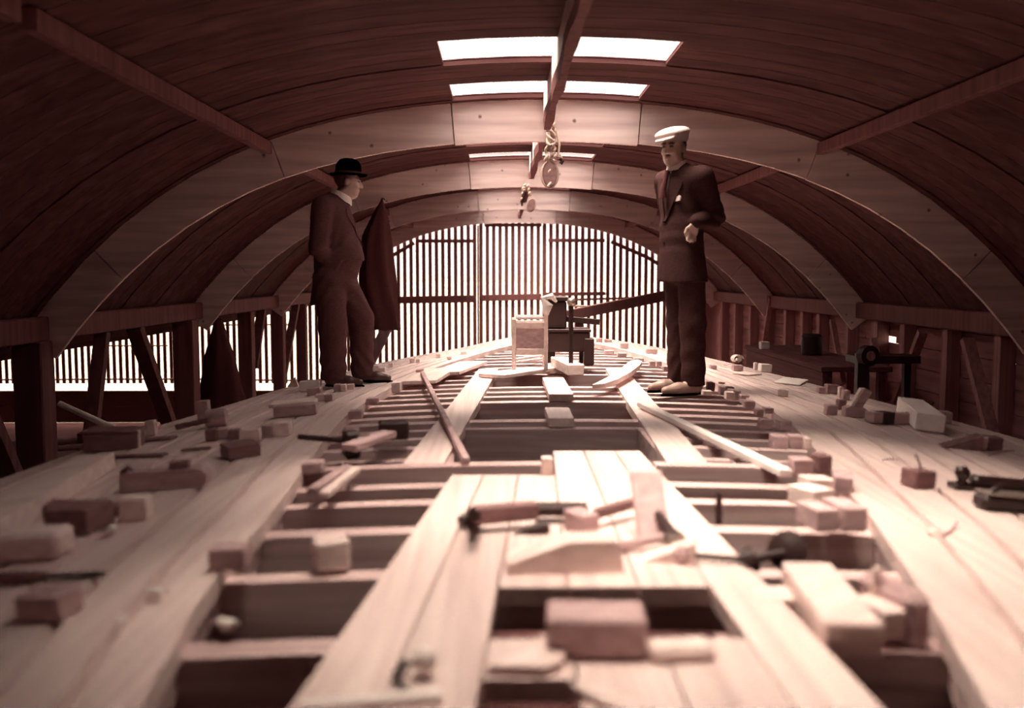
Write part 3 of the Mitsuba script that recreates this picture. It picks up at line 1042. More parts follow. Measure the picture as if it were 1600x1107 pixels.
B = Field(O(-.34, -.36, 0), O(.44, .40, 1.84), .0095, {2: (float(pB[2]) + 1.46, float(pB[2]) + 1.78, .0048)})
B.cone(O(-.045, 0, 1.34), O(.02, 0, 1.0), .135, .155, k=.06)
B.cone(sr * .8 + sl * .2, sl * .8 + sr * .2, .08, .08, k=.06)
B.chain([O(-.02, .005, 1.40), O(.055, .016, 1.54)], [.072, .062], k=.05)
for a, b, c_ in ((sr, elr, wrr), (sl, ell_, wrl)):
    B.chain([a, b, c_], [.056, .046, .031], k=.02)
for a, b, c_ in ((hipr, kneer, ankr), (hipl, kneel, ankl)):
    B.chain([a, b, c_], [.095, .062, .043], k=.03)
    B.cone(c_, c_ + FW * .10 - [0, 0, .055], .038, .026, k=.02)
atB = head(B, hc, RH, 1.02, .006)
for w, e in ((wrr, -1), (wrl, 1)):
    fd = np.array([.15, -.42 * e, -.88]); fd /= np.linalg.norm(fd)
    th = np.array([.3, -.9 * e, .2]); th = th - fd * (th @ fd); th /= np.linalg.norm(th)
    hand(B, w + fd * .02, np.stack([th, np.cross(fd, th) * e, fd], 1), curl=.4)
mB = B.mesh(1)
C = skin_colors(mB, atB, (.50, .33, .29), [((0, -.055, .03), (.09, .08, .10), DARKHAIR), ((0, -.075, -.03), (.075, .05, .06), DARKHAIR), ((.031, .09, .012), (.014, .02, .0075), (.10, .05, .045)), ((-.031, .09, .012), (.014, .02, .0075), (.10, .05, .045)),
                                      ((.030, .094, .031), (.022, .02, .006), DARKHAIR), ((-.030, .094, .031), (.022, .02, .006), DARKHAIR), ((0, .10, -.046), (.026, .02, .008), (.16, .08, .07))])
dress('body', mB, 'mat_skin', person, smooth=True, color=C)
Tt = Field(O(-.26, -.30, .02), O(.36, .32, 1.12), .012)
Tt.cone(O(.02, 0, 1.04), O(-.02, 0, .88), .178, .165, k=.05)
Tt.chain([hipr, kneer, ankr + [0, 0, -.02]], [.128, .112, .100], k=.03)
Tt.chain([hipl, kneel, ankl + [0, 0, -.02]], [.125, .102, .092], k=.03)
Tt.wrinkle(lambda P: .006 * np.sin((P[:, 2] - pB[2]) * 46 + 6 * np.sin(P[:, 0] * 12) + 4 * P[:, 1]) * (np.exp(-((P[:, 2] - pB[2] - .16) / .13) ** 2) + np.exp(-((P[:, 2] - pB[2] - .78) / .12) ** 2) + .25))
Tt.half(O(0, 0, .058), (0, 0, -1))
tk = dress('trousers', Tt.mesh(2), 'mat_suit_brown', person, smooth=True)
J = Field(O(-.36, -.38, .62), O(.40, .42, 1.60), .009)
J.cone(O(-.045, 0, 1.33), O(.012, 0, 1.02), .168, .185, k=.06)
J.cone(O(.012, 0, 1.02), O(-.045, 0, .66), .182, .178, k=.06)
J.cone(sr * .86 + sl * .14, sl * .86 + sr * .14, .092, .092, k=.07)
J.cone(O(-.02, .005, 1.43), O(.015, .010, 1.485), .092, .078, k=.05)
J.chain([sr, elr, wrr * .85 + elr * .15], [.088, .074, .058], k=.022)
J.chain([sl, ell_, wrl * .85 + ell_ * .15], [.088, .074, .058], k=.022)
# the skirt is cut away at the front, pushed back by the arms
J.add(lambda P: np.maximum((P - O(.085, 0, 1.02)) @ np.array([-.95, 0, .62]), (P - O(.1, 0, 1.0)) @ np.array([0, 0, 1.0])), O(.0, -.3, .5), O(.4, .35, 1.04), .02, cut=True)
J.half(O(0, 0, .70), (.25, 0, -1))


def wj(P):
    q = P - pB
    sleeve = np.clip(1 - np.linalg.norm((P - (elr + [.03, 0, .0])) / [.14, .14, .20], axis=1), 0, 1)
    return .012 * sleeve * np.sin(q[:, 2] * 80 - q[:, 0] * 45) + .004 * np.sin(q[:, 0] * 60 - q[:, 2] * 22) * np.clip(1 - np.abs(q[:, 2] - 1.2) * 5, 0, 1) * (q[:, 0] > 0)


J.wrinkle(wj)
nk = O(.06, .02, 1.44) + FW * .07
J.cone(nk + [0, 0, .10], nk - [0, 0, .05], .075, .01, k=.01, cut=True)
jm = J.mesh(2)
jk = dress('jacket', jm, 'mat_suit_brown', person, smooth=True)
S = Field(O(-.16, -.2, 1.2), O(.24, .24, 1.60), .008)
S.cone(O(-.005, .005, 1.44), O(.0, .005, 1.25), .105, .150, k=.03)
dress('waistcoat', S.mesh(1), 'mat_suit_brown', person, smooth=True)
# stiff white collar, high at the back and dropping to the front
R0 = np.array([O(.035, .013, 1.505) + (.075 * math.cos(q)) * FW + (.076 * math.sin(q)) * LA + np.array([0, 0, -.036 * math.cos(q) + .004]) for q in np.linspace(0, 2 * np.pi, 30)])
out = (R0 - R0.mean(0)) * .06
dress('collar', grid_solid(R0 - [0, 0, .030], R0 + [0, 0, .030], R0 + [0, 0, .030] + out, R0 - [0, 0, .030] + out * 1.4), 'mat_linen', person, smooth=40, label='stiff white collar')
nB = O(0, 0, 0)
for s in (-1, 1):
    Pa, Pb = [], []
    for q in np.linspace(0, 1, 9):
        z = 1.42 - .30 * q
        c0 = on_front(jm, s * (.06 * (1 - q) + .012), z, .003, FW, O(0, 0, 0))
        c1 = on_front(jm, s * (.06 * (1 - q) + .012 + .075 * min(1, 4 * q + .3) * (1 - .7 * q)), z, .007, FW, O(0, 0, 0))
        Pa.append(c0); Pb.append(c1)
    Pa, Pb = np.array(Pa), np.array(Pb)
    dress('lapel', grid_solid(Pa, Pb, Pb + FW * .008, Pa + FW * .008), 'mat_suit_brown', jk, smooth=40)
# bowler hat
pr = [(0, .150), (.035, .148), (.066, .136), (.088, .108), (.096, .070), (.097, .030), (.099, .012), (.125, .004), (.150, .006), (.158, .014), (.160, .011), (.150, -.001), (.122, -.004), (.093, .0), (.0, .002)]
pr = [(r_ if r_ < .1 else .1 + (r_ - .1) * .7, z_) for r_, z_ in pr]
m = lathe(pr, 36)
m.apply_transform(np.diag([.86, 1.06, .92, 1]))
M_ = np.eye(4)
M_[:3, :3] = frame((.985, .15, -.03))
M_[:3, 3] = atB(0, .0, .050)
m.apply_transform(M_)
hk = dress('bowler_hat', m, 'mat_felt', person, smooth=45)
bd = lathe([(.0985, .012), (.1005, .013), (.100, .036), (.0980, .037)], 36)
bd.apply_transform(np.diag([.86, 1.06, .92, 1])); bd.apply_transform(M_)
dress('hat_band', bd, 'mat_cloth_black', hk, smooth=45)
for a in (ankr, ankl):
    up_, so = shoe(np.array([a[0], a[1], max(pB[2], float(zdeck(a[1], a[0] + .10 - axis(a[1])))) + .002]) + FW * .02, (.985, -.10, 0))
    k_ = dress('shoe', up_, 'mat_leather', person, smooth=True)
    dress('sole', so, 'mat_felt', k_)
# ---------------------------------------------------------------- loose things on the ship
def scale_at(p):
    d = np.asarray(p, float) - [0, 0, CZ]
    return F / float(d @ FWD)


def blk(u0, v0, u1, v1, depth, mat, label, cat='wood block', group=None, yaw=0.0, lift=0.002, name='wood_block', c=.004, roll=0.0):
    """A block of wood whose near face fills this rectangle of the picture and whose foot rests on the deck."""
    p = deck_at((u0 + u1) / 2, v1, lift)
    s = scale_at(p)
    w, h = (u1 - u0) / s, (v1 - v0) / s
    m = cbox(w, depth, h, c)
    m.apply_translation([0, depth / 2, 0])
    # follow the camber of the deck
    t = p[0] - float(axis(p[1]))
    m = place(m, p, yaw, 0.0, .044 * t * .9)
    return single(name, m, mat, label, cat, group)


def lie(u0, v0, u1, v1, w, h, mat, label, cat, name, group=None, lift=.003, smooth=False):
    """A batten lying on the deck between two places of the picture."""
    p, q = deck_at(u0, v0, lift + h / 2), deck_at(u1, v1, lift + h / 2)
    t = (p[0] + q[0]) / 2 - float(axis((p[1] + q[1]) / 2))
    return single(name, bar(p, q, w, h, up=(.044 * t, .007, 1)), mat, label, cat, group)


BM = -TP + .008          # top of the beams, below the deck's surface

# -- left deck, near to far
def plane(key, L, w, h, mat, nose=.6):
    """A wooden bench plane along x: stock with an eased nose, wedge, iron and tote."""
    pts = [(-L / 2, 0), (L / 2 - .02, 0), (L / 2, .012), (L / 2 + .004, h * .7), (L / 2 - .02, h), (-L / 2 + .03, h * 1.02), (-L / 2 + .012, h * .93), (-L / 2, h * .85)]
    m = prism(pts, w)
    m.apply_transform(np.array([[1, 0, 0, 0], [0, 0, 1, -w / 2], [0, 1, 0, 0], [0, 0, 0, 1.0]]))
    return m


p = deck_at(251, 768, .002)
k = thing('bench_plane', 'long wooden bench plane with a raised wedge, lying on the left deck', 'bench plane')
s = scale_at(p)
L = 134 / s
put('stock', place(plane(k, L, .075, 30 / s, None), p + [0, .06, 0], .06, 0, -.05), 'mat_block_mid', k)
put('wedge', place(boxm(-.01, .065, -.02, .02, 30 / s - .005, 43 / s, .004), p + [.03, .06, 0], .06, 0, -.05), 'mat_block_dark', k)
put('tote', place(tube([(-.15, 0, .05), (-.16, 0, .085), (-.14, 0, .1), (-.125, 0, .085)], [.012, .012, .012, .01]), p + [0, .06, -.022], .06), 'mat_block_dark', k, smooth=40)
blk(66, 797, 140, 838, .15, 'mat_block_dark', 'big dark block on the left deck in front of the bench plane', yaw=-.18)
blk(187, 780, 230, 815, .07, 'mat_block_pale', 'pale square-ended block right of the big dark block', yaw=.05)
lie(62, 792, 178, 800, .10, .035, 'mat_block_dark', 'dark thin board lying behind the big dark block, left deck', 'board', 'board')
blk(-20, 836, 92, 880, .12, 'mat_block_pale', 'pale rounded block at the left edge of the picture', c=.014)
blk(22, 934, 96, 974, .10, 'mat_block_mid', 'brown block with a dark end, near left corner of the deck', yaw=-.12)
blk(326, 858, 384, 893, .07, 'mat_block_mid', 'block overhanging the inner edge of the left deck, nearest one', lift=.004)
blk(494, 846, 549, 893, .09, 'mat_block_pale', 'lone pale block standing on a bare beam, left of the platform', lift=BM, yaw=.3, c=.008)
lie(-40, 838, 152, 722, .15, .07, 'mat_block_pale', 'long pale plank with a rounded end, along the outer left deck edge', 'plank', 'plank')
k = thing('chisel', 'dark chisel lying across the near left deck, blade to the right', 'chisel')
p, q = deck_at(-12, 905, .02), deck_at(165, 897, .008)
d = (q - p) / np.linalg.norm(q - p)
put('handle', tube([p, p + d * .05, p + d * .13], [.016, .019, .015], 12), 'mat_block_dark', k, smooth=50)
put('blade', bar(p + d * .12, q, .03, .007), 'mat_iron', k)
blk(358, 696, 409, 716, .14, 'mat_block_dark', 'dark-sided box-like block, biggest of the group mid left deck', yaw=.55, c=.003)
blk(321, 672, 338, 690, .06, 'mat_block_dark', 'small dark cube at the left end of the group mid left deck')
blk(337, 671, 357, 687, .06, 'mat_block_mid', 'brown cube between two dark ones, mid left deck')
blk(357, 672, 373, 687, .06, 'mat_block_dark', 'small dark cube left of a pale board, mid left deck')
blk(374, 672, 406, 690, .05, 'mat_block_pale', 'pale block behind the biggest box-like block, left deck')
blk(408, 666, 427, 684, .10, 'mat_block_mid', 'brown-ended pale block right of the group, mid left deck', yaw=-.25)
blk(427, 662, 452, 682, .09, 'mat_block_pale', 'pale block at the right end of the group, mid left deck')
blk(428, 634, 494, 651, .10, 'mat_block_mid', 'long low pale box halfway along the left deck', yaw=.08)
lie(424, 632, 496, 626, .22, .02, 'mat_block_pale', 'broad pale board lying behind the long low box, left deck', 'board', 'board')
blk(480, 607, 501, 618, .08, 'mat_block_mid', 'block under the bowler-hatted man, before the white box')
blk(492, 617, 508, 627, .08, 'mat_block_pale', 'pale block at the front of the heap by the bowler-hatted man')
blk(507, 617, 520, 628, .07, 'mat_block_mid', 'brown cube, rightmost in the heap before the bowler-hatted man')
blk(468, 596, 500, 611, .10, 'mat_linen', 'white box with a dark end, left of the bowler-hatted man\'s shoes', 'box', name='box')
blk(522, 601, 532, 612, .06, 'mat_block_mid', 'brown cube between the shoes of the bowler-hatted man')
blk(532, 601, 541, 612, .05, 'mat_block_pale', 'pale small cube between the shoes of the bowler-hatted man')
blk(541, 601, 553, 609, .05, 'mat_block_pale', 'pale flat block before the front shoe of the bowler-hatted man')
k = single('wedge', place(prism([(-.018, 0), (.018, 0), (.010, .09), (-.004, .09)], .02), deck_at(540, 604, .0), 0, math.pi / 2), 'mat_block_pale', 'small pale wedge standing upright between the bowler-hatted man\'s shoes', 'wedge')
k = single('wedge', place(prism([(-.045, 0), (.045, 0), (.015, .075)], .04), deck_at(459, 604, .0), 0, math.pi / 2), 'mat_block_pale', 'pale triangular offcut at the left deck edge, left of the white box', 'wedge')

# wooden clamp, mallet and bar by the left edge
k = thing('mallet', 'round-headed wooden mallet lying at the outer left deck edge', 'mallet')
p, q = deck_at(322, 655, .05), deck_at(354, 652, .05)
put('head', tube([p, p + (q - p) * .1, p + (q - p) * .9, q], [.045, .052, .052, .045], 16), 'mat_block_mid', k, smooth=50)
put('handle', tube([deck_at(330, 655, .05) + [0, -.04, 0], deck_at(276, 668, .02)], [.014, .017], 10), 'mat_block_dark', k, smooth=50)
blk(309, 627, 327, 660, .06, 'mat_block_mid', 'upright block beside the mallet at the outer left deck edge')
lie(283, 704, 330, 700, .025, .012, 'mat_block_dark', 'thin dark stick on the left deck, before the box-like block', 'stick', 'stick')
lie(195, 690, 272, 684, .09, .012, 'mat_block_dark', 'dark flat board near the outer edge of the left deck', 'board', 'board')
lie(175, 714, 258, 711, .05, .012, 'mat_block_dark', 'thin dark lath on the left deck behind the bench plane', 'lath', 'lath')
blk(228, 658, 243, 681, .05, 'mat_block_pale', 'pale block end at the outer left deck edge')
k = thing('tool_box', 'dark low tool box at the outer left deck edge', 'tool box')
p = deck_at(172, 705, .002)
put('body', place(boxm(-.13, .13, 0, .16, 0, .085, .005), p, .1), 'mat_block_dark', k)
put('lid', place(boxm(-.137, .137, -.006, .168, .087, .10, .004), p, .1), 'mat_block_dark', k)
put('end_strip', place(boxm(.132, .145, 0, .02, 0, .10, .003), p, .1), 'mat_block_pale', k, label='pale strip')

# -- inner edge of the left deck: chocks that sit on the beams
for u0, v0, u1, v1, lb, mt in [(471, 724, 503, 742, 'nearest of the small chocks along the left inner deck edge', 'mat_block_mid'), (538, 673, 558, 688, 'chock on a beam behind the bar clamp, left inner edge', 'mat_block_mid'),
                               (544, 643, 565, 656, 'chock right of the long low box, left inner deck edge', 'mat_block_mid'), (572, 623, 590, 634, 'chock on the left inner deck edge, below the bowler-hatted man', 'mat_block_mid'),
                               (612, 598, 626, 614, 'chock on the left inner deck edge, right of the bowler-hatted man', 'mat_block_pale'), (650, 578, 662, 586, 'chock at the upper end of the long thin lath', 'mat_block_mid')]:
    blk(u0, v0, u1, v1, .09, mt, lb, 'chock', name='chock', lift=-.02)
ORD = ['nearest', 'second', 'third', 'fourth', 'fifth', 'sixth', 'seventh', 'eighth', 'ninth', 'tenth', 'last']
for n, (u0, v0, u1, v1) in enumerate(sorted([(583, 572, 592, 580), (592, 575, 602, 581), (640, 560, 648, 567), (650, 561, 656, 567), (681, 553, 688, 559), (698, 557, 706, 562), (720, 549, 729, 554), (607, 568, 614, 574)], key=lambda q: -q[3])):
    blk(u0, v0, u1, v1, .07, 'mat_block_pale', f'tiny pale offcut on the far left deck, {ORD[n]} along it towards the bow', 'offcut', 'offcuts on the far left deck', name='offcut')
for u0, v0, u1, v1, lb in [(694, 584, 740, 567, 'pale short board across the beams left of the panelled stool'), (768, 588, 842, 577, 'pale board covering a hatch before the panelled stool'), (655, 598, 690, 578, 'pale short board far left over the beams')]:
    lie(u0, v0, u1, v1, .26, .03, 'mat_block_pale', lb, 'board', 'board', lift=BM + .016)

# bar clamp lying over the beams
k = thing('bar_clamp', 'dark iron-jawed bar clamp lying over the beams at left', 'clamp')
a, b = deck_at(545, 700, .06), deck_at(608, 678, .06)
put('bar', bar(a, b, .075, .03), 'mat_block_mid', k, label='brown wooden bar')
c0 = deck_at(615, 686, .0)
put('jaw', place(boxm(-.07, .07, -.05, .05, 0, .085, .008), c0, .15), 'mat_iron', k)
c1 = deck_at(549, 716, -.02)
put('jaw', place(boxm(-.035, .035, -.045, .045, 0, .12, .012), c1, .35), 'mat_iron', k)
put('screw', tube([c1 + [-.24, .05, .085], c1 + [0, 0, .075]], .013, 10), 'mat_iron', k, smooth=40)
put('screw_nut', tube([c1 + [.04, -.02, .085], c1 + [.075, -.03, .09]], [.022, .022], 10), 'mat_steel', k, smooth=40, label='shiny nut')
put('screw_nut', tube([c1 + [.02, -.05, .05], c1 + [.03, -.07, .05]], [.015, .015], 10), 'mat_steel', k, smooth=40, label='shiny nut')
lie(488, 768, 543, 731, .04, .025, 'mat_block_mid', 'left one of two short battens leaning over the beams, left side', 'batten', 'batten', lift=.0)
lie(506, 775, 556, 734, .035, .025, 'mat_block_pale', 'right one of two short battens leaning over the beams, left side', 'batten', 'batten', lift=.0)
blk(500, 740, 556, 776, .03, 'mat_block_mid', 'dark block between the beams under the two short battens', lift=-.13)
p, q = deck_at(660, 584, .03), deck_at(728, 721, .0)
single('lath', bar(p, q, .032, .032), 'mat_block_mid', 'long thin brown lath lying from the left deck edge to the hatch', 'lath')

# -- the platform in the middle
k = thing('long_clamp', 'long dark clamp lying across the platform planks', 'clamp')
a, b = deck_at(740, 806, .055), deck_at(838, 797, .055)
put('beam', bar(a, b, .05, .05), 'mat_block_dark', k)
put('beam', bar(deck_at(836, 796, .04), deck_at(918, 796, .04), .07, .03), 'mat_iron', k)
put('jaw', bar(deck_at(742, 804, .01), deck_at(740, 806, .085), .035, .03), 'mat_iron', k)
put('handle', tube([deck_at(720, 816, .03), deck_at(735, 810, .035), deck_at(752, 806, .04)], [.018, .022, .016], 10), 'mat_iron', k, smooth=50)
put('screw', tube([deck_at(738, 803, .06), deck_at(738, 800, .12)], [.010, .013], 8), 'mat_iron', k, smooth=50)
put('handle', bar(deck_at(932, 803, .045), deck_at(990, 786, .05), .03, .03), 'mat_block_dark', k)
k = thing('chisel', 'dark pointed gouge lying on the platform, below the long clamp', 'chisel')
p, q = deck_at(858, 824, .022), deck_at(802, 836, .004)
put('handle', tube([p, p * .8 + q * .2, p * .4 + q * .6], [.015, .021, .014], 12), 'mat_iron', k, smooth=50)
put('blade', tube([p * .42 + q * .58, q], [.012, .004], 8), 'mat_iron', k, smooth=50)
blk(906, 805, 940, 838, .10, 'mat_block_mid', 'brown-ended block between the clamp and the leaning board', yaw=.5)
p = deck_at(1024, 848, .0)
top = at_y(1008, 738, p[1] + .16)
single('board', bar(p, top, .095, .02, up=(0, -1, 0)), 'mat_block_mid', 'short brownish board leaning upright at the right of the platform', 'board')
blk(846, 716, 864, 746, .05, 'mat_block_pale', 'small pale upright block at the end of the long proud beam', lift=-.0)
p = deck_at(864, 716, .0)
k = thing('hammer', 'iron-headed hammer with a wooden handle on the right of the platform', 'hammer')
p, q = deck_at(1048, 838, .035), deck_at(960, 856, .02)
put('handle', tube([p, (p + q) / 2, q], [.012, .013, .016], 10), 'mat_block_mid', k, smooth=50)
put('head', tube([deck_at(1060, 846, .035), deck_at(1050, 838, .04), deck_at(1040, 822, .05), deck_at(1030, 806, .07), deck_at(1026, 800, .062)], [.024, .022, .017, .013, .009], 12), 'mat_iron', k, smooth=50)
put('poll', tube([deck_at(1052, 846, .03), deck_at(1062, 850, .03)], [.027, .025], 12), 'mat_steel', k, smooth=50)
# two pale wedges near the opening
for (u, v, L, h, d, yw, lb) in [(886, 900, .30, .085, .10, .05, 'big pale blunt wedge lying before the square opening'), (1040, 884, .15, .062, .08, -.25, 'pale triangular wedge by the hammer handle')]:
    p = deck_at(u, v, .0)
    pts = [(-L / 2, 0), (L / 2, 0), (L / 2 - .02, h), (L * .02, h * .98), (-L / 2, h * .35)] if L > .2 else [(-L / 2, 0), (L / 2, 0), (L / 2, h)]
    m = prism(pts, d)
    m.apply_transform(np.array([[1, 0, 0, 0], [0, 0, 1, 0], [0, 1, 0, 0], [0, 0, 0, 1.0]]))
    m.invert() if m.volume < 0 else None
    single('wedge', place(m, p, yw), 'mat_block_pale', lb, 'wedge')
# block inside the square opening, curl of wood and off-cuts in the foreground
p = deck_at(932, 1034, .002)
k = single('wood_block', place(boxm(-.098, .098, .0, .12, 0, .082, .006), p, -.06), 'mat_block_mid', 'wide brown block with a pale top, standing before the square opening', 'wood block')
hp = np.array([deck_at(u, v, .003) for u, v in [(762, 1058), (850, 1060), (878, 1050), (886, 1022), (889, 992), (872, 996), (842, 1012), (806, 1026), (774, 1034)]])
m = prism(hp[:, :2], .022)
m.apply_translation([0, 0, hp[:, 2].min()])
single('horn_offcut', m, 'mat_block_pale', 'pale horn-shaped offcut at the near edge of the square opening', 'offcut')
p = deck_at(1066, 1040, .0)
single('wood_block', place(cbox(.13, .07, .035, .016), p + [0, .03, 0], .12), 'mat_block_pale', 'low rounded pale block, right near edge of the square opening', 'wood block')
k = thing('awl', 'small awl with a round white knob, near the bottom left of the platform', 'awl')
p = deck_at(657, 1040, .026)
put('knob', place(trimesh.creation.icosphere(2, .025), p + [.008, -.005, .012]), 'mat_linen', k, smooth=True, label='round white knob')
put('shaft', tube([p + [-.026, .004, .004], p + [-.042, -.015, -.010], p + [-.036, -.05, -.016], p + [.0, -.09, -.022]], [.010, .010, .009, .006], 10), 'mat_iron', k, smooth=50)
lie(470, 1108, 690, 1088, .035, .02, 'mat_linen', 'white lath at the very bottom of the picture', 'lath', 'lath')
p, q = deck_at(905, 1070, .012), deck_at(1010, 1125, .012)
single('lath', bar(p, q, .05, .02), 'mat_block_pale', 'pale lath at the bottom of the picture, under the square opening', 'lath')

# -- right side of the opening
k = thing('breast_drill', 'hand drill with a big round dark plate, lying over the beams right of the platform', 'hand drill')
p = deck_at(1226, 893, -.01)
R_ = trimesh.geometry.align_vectors([0, 0, 1], [-.55, -.75, .35])
pl0 = lathe([(0, 0), (.060, 0), (.067, .008), (.065, .018), (.03, .03), (0, .032)], 28)
pl0.apply_scale(.82); pl0.apply_transform(R_); pl0.apply_translation(p + [.012, .01, .050])
put('plate', pl0, 'mat_iron', k, smooth=40)
q = deck_at(1172, 876, .02)
put('spindle', tube([p + [.0, 0, .05], q], [.012, .012], 10), 'mat_iron', k, smooth=40)
put('gear', tube([q + [-.012, 0, -.006], q + [.014, 0, .006]], [.034, .034], 16), 'mat_iron', k, smooth=40)
q2 = deck_at(1082, 869, .02)
put('rod', tube([q, q2], [.009, .008], 8), 'mat_iron', k, smooth=40)
put('knob', place(trimesh.creation.icosphere(2, .026), deck_at(1066, 868, .026)), 'mat_block_mid', k, smooth=True)
p = deck_at(1122, 858, -.14)
single('bolt', tube([p, p + [0, 0, .03], p + [0, 0, .19]], [.011, .011, .011], 8), 'mat_iron', 'dark upright bolt standing against the beams, right of the platform', 'bolt', smooth=40)
p = deck_at(1334, 1030, -.02)
single('wood_block', place(boxm(-.060, .060, 0, .42, 0, .075, .006), p, -.08), 'mat_block_pale', 'largest pale timber, lying end-on over the gap at right foreground', 'timber')
blk(1378, 955, 1418, 1000, .12, 'mat_block_pale', 'pale block tucked against the largest timber, right foreground', yaw=.25, lift=-.03)
p = deck_at(1440, 1022, -.06)
m = cbox(.065, .20, .13, .02)
m.apply_translation([0, .1, 0])
single('wood_block', place(m, p, .25), 'mat_block_mid', 'brown rounded chock jammed against the right deck edge, foreground', 'chock')
p = deck_at(1366, 938, .02)
single('peg', tube([p, p + [0, 0, .012], p + [.004, 0, .075]], [.010, .009, .010], 10), 'mat_block_pale', 'small pale peg standing upright on the right foreground blocks', 'peg', smooth=40)
lie(1180, 945, 1330, 945, .10, .06, 'mat_block_pale', 'pale cross timber behind the largest timber, right foreground', 'timber', 'timber', lift=-.05)

for u0, v0, u1, v1, dp, yw, lb, mt in [(1274, 797, 1312, 832, .13, .2, 'front left one of the big blocks at the right deck edge', 'mat_block_mid'), (1315, 794, 1356, 832, .15, .12, 'front right one of the big blocks at the right deck edge', 'mat_block_mid'),
                                       (1264, 766, 1310, 795, .12, .5, 'block lying aslant behind the big front blocks, right deck edge', 'mat_block_pale'), (1262, 750, 1305, 768, .10, .1, 'rearmost flat pale block of the right deck edge heap', 'mat_block_pale'),
                                       (1303, 746, 1331, 774, .12, -.3, 'brown slanting block at the right of the deck edge heap', 'mat_block_mid'),
                                       (1240, 719, 1271, 742, .09, 0, 'dark left one of the chock pair just beyond the heap, right edge', 'mat_block_mid'), (1278, 713, 1300, 740, .09, .1, 'dark right one of the chock pair just beyond the heap, right edge', 'mat_block_dark'),
                                       (1208, 682, 1232, 703, .08, 0, 'left one of three chocks in a row, right inner deck edge', 'mat_block_mid'), (1235, 682, 1256, 702, .08, 0, 'middle one of three chocks in a row, right inner deck edge', 'mat_block_mid'),
                                       (1257, 685, 1268, 704, .07, .1, 'pale right one of three chocks in a row, right inner deck edge', 'mat_block_pale'), (1189, 656, 1208, 672, .08, 0, 'left one of the chock pair below the far wall bench, right edge', 'mat_block_mid'),
                                       (1217, 658, 1237, 674, .08, 0, 'right one of the chock pair below the far wall bench, right edge', 'mat_block_mid'), (1182, 640, 1193, 652, .07, 0, 'pale chock, left of a wider one, right inner edge', 'mat_block_mid'),
                                       (1195, 638, 1209, 647, .07, 0, 'wide low chock, right inner edge, middle distance', 'mat_block_mid'), (1164, 627, 1180, 640, .07, 0, 'square chock at a beam end, right of the capped man\'s shoes', 'mat_block_mid'),
                                       (1158, 618, 1171, 624, .06, 0, 'flat chock near the square one, right of the capped man', 'mat_block_mid'), (1142, 611, 1158, 618, .06, 0, 'flat brown block in the heap right of the capped man\'s shoes', 'mat_block_mid'),
                                       (1134, 613, 1148, 625, .06, 0, 'pale block in front of the heap right of the capped man\'s shoes', 'mat_block_pale'), (1125, 605, 1134, 618, .06, 0, 'upright brown block in the heap right of the capped man', 'mat_block_mid'),
                                       (1105, 598, 1117, 612, .06, 0, 'dark cube touching the capped man\'s trouser leg', 'mat_block_dark'), (1124, 598, 1133, 603, .05, 0, 'flat dark block behind the heap right of the capped man', 'mat_block_dark'),
                                       (1135, 605, 1147, 610, .05, 0, 'flat dark block at the right of the heap by the capped man', 'mat_block_dark'), (1098, 611, 1113, 619, .06, 0, 'pale low block under the dark cube by the capped man', 'mat_block_pale')]:
    blk(u0, v0, u1, v1, dp, mt, lb, 'wood block' if 'block' in lb or 'cube' in lb else 'chock', yaw=yw, lift=-.012, name='wood_block' if 'block' in lb or 'cube' in lb else 'chock')
for n, (u0, v0, u1, v1) in enumerate(sorted([(970, 537, 982, 545), (1010, 546, 1027, 553), (945, 548, 959, 555), (965, 552, 979, 558), (991, 560, 1006, 566), (1015, 565, 1024, 573), (1026, 565, 1034, 573), (1037, 573, 1046, 581), (923, 543, 934, 548), (932, 529, 941, 535), (945, 531, 956, 535)], key=lambda q: -q[3])):
    blk(u0, v0, u1, v1, .08, 'mat_block_mid', f'tiny brown offcut on the far right deck, {ORD[n]} beyond the capped man', 'offcut', 'offcuts on the far right deck', name='offcut')

# loose battens and the curved frame piece
lie(1002, 632, 1228, 740, .055, .03, 'mat_linen', 'long pale batten slanting over the beams right of the hatch', 'batten', 'batten', lift=BM + .018)
arc = [(925, 607), (945, 605), (965, 599), (985, 589), (999, 579), (1003, 573), (996, 570), (985, 572), (975, 579), (960, 590), (942, 599)]
pp = np.array([deck_at(u, v, .012) for u, v in arc])
m = prism(pp[:, :2], .035)
m.apply_translation([0, 0, pp[:, 2].mean()])
single('curved_timber', m, 'mat_block_pale', 'pale crescent-shaped sawn timber lying on the beams left of the capped man', 'curved timber')

# -- right deck
blk(1215, 609, 1231, 620, .06, 'mat_block_pale', 'lone pale block in the middle of the right deck', yaw=-.2)
blk(1279, 606, 1290, 615, .06, 'mat_block_mid', 'small brown block, left in the far pair at the outer right edge')
blk(1292, 602, 1311, 615, .08, 'mat_block_mid', 'larger brown block, right in the far pair at the outer right edge')
blk(1292, 634, 1309, 649, .07, 'mat_block_mid', 'square block left of the wooden plane on the right deck')
blk(1310, 626, 1322, 641, .06, 'mat_block_dark', 'dark block behind the wooden plane, right deck')
blk(1311, 605, 1317, 622, .05, 'mat_block_pale', 'narrow pale upright offcut behind the wooden plane, right deck')
blk(1317, 610, 1328, 626, .05, 'mat_block_mid', 'brown block beside the narrow upright offcut, right deck')
k = thing('bench_plane', 'wooden bench plane with a steep pale wedge, on the right deck', 'bench plane')
p = deck_at(1339, 653, .002)
s = scale_at(p)
put('stock', place(plane(k, 34 / s, .07, 16 / s, None), p + [0, .05, 0], 0, 0, .08), 'mat_block_mid', k)
put('wedge', bar(p + [-.02, .05, .06], p + [.045, .05, .165], .045, .022, up=(1, 0, 0)), 'mat_block_pale', k, label='pale wedge')
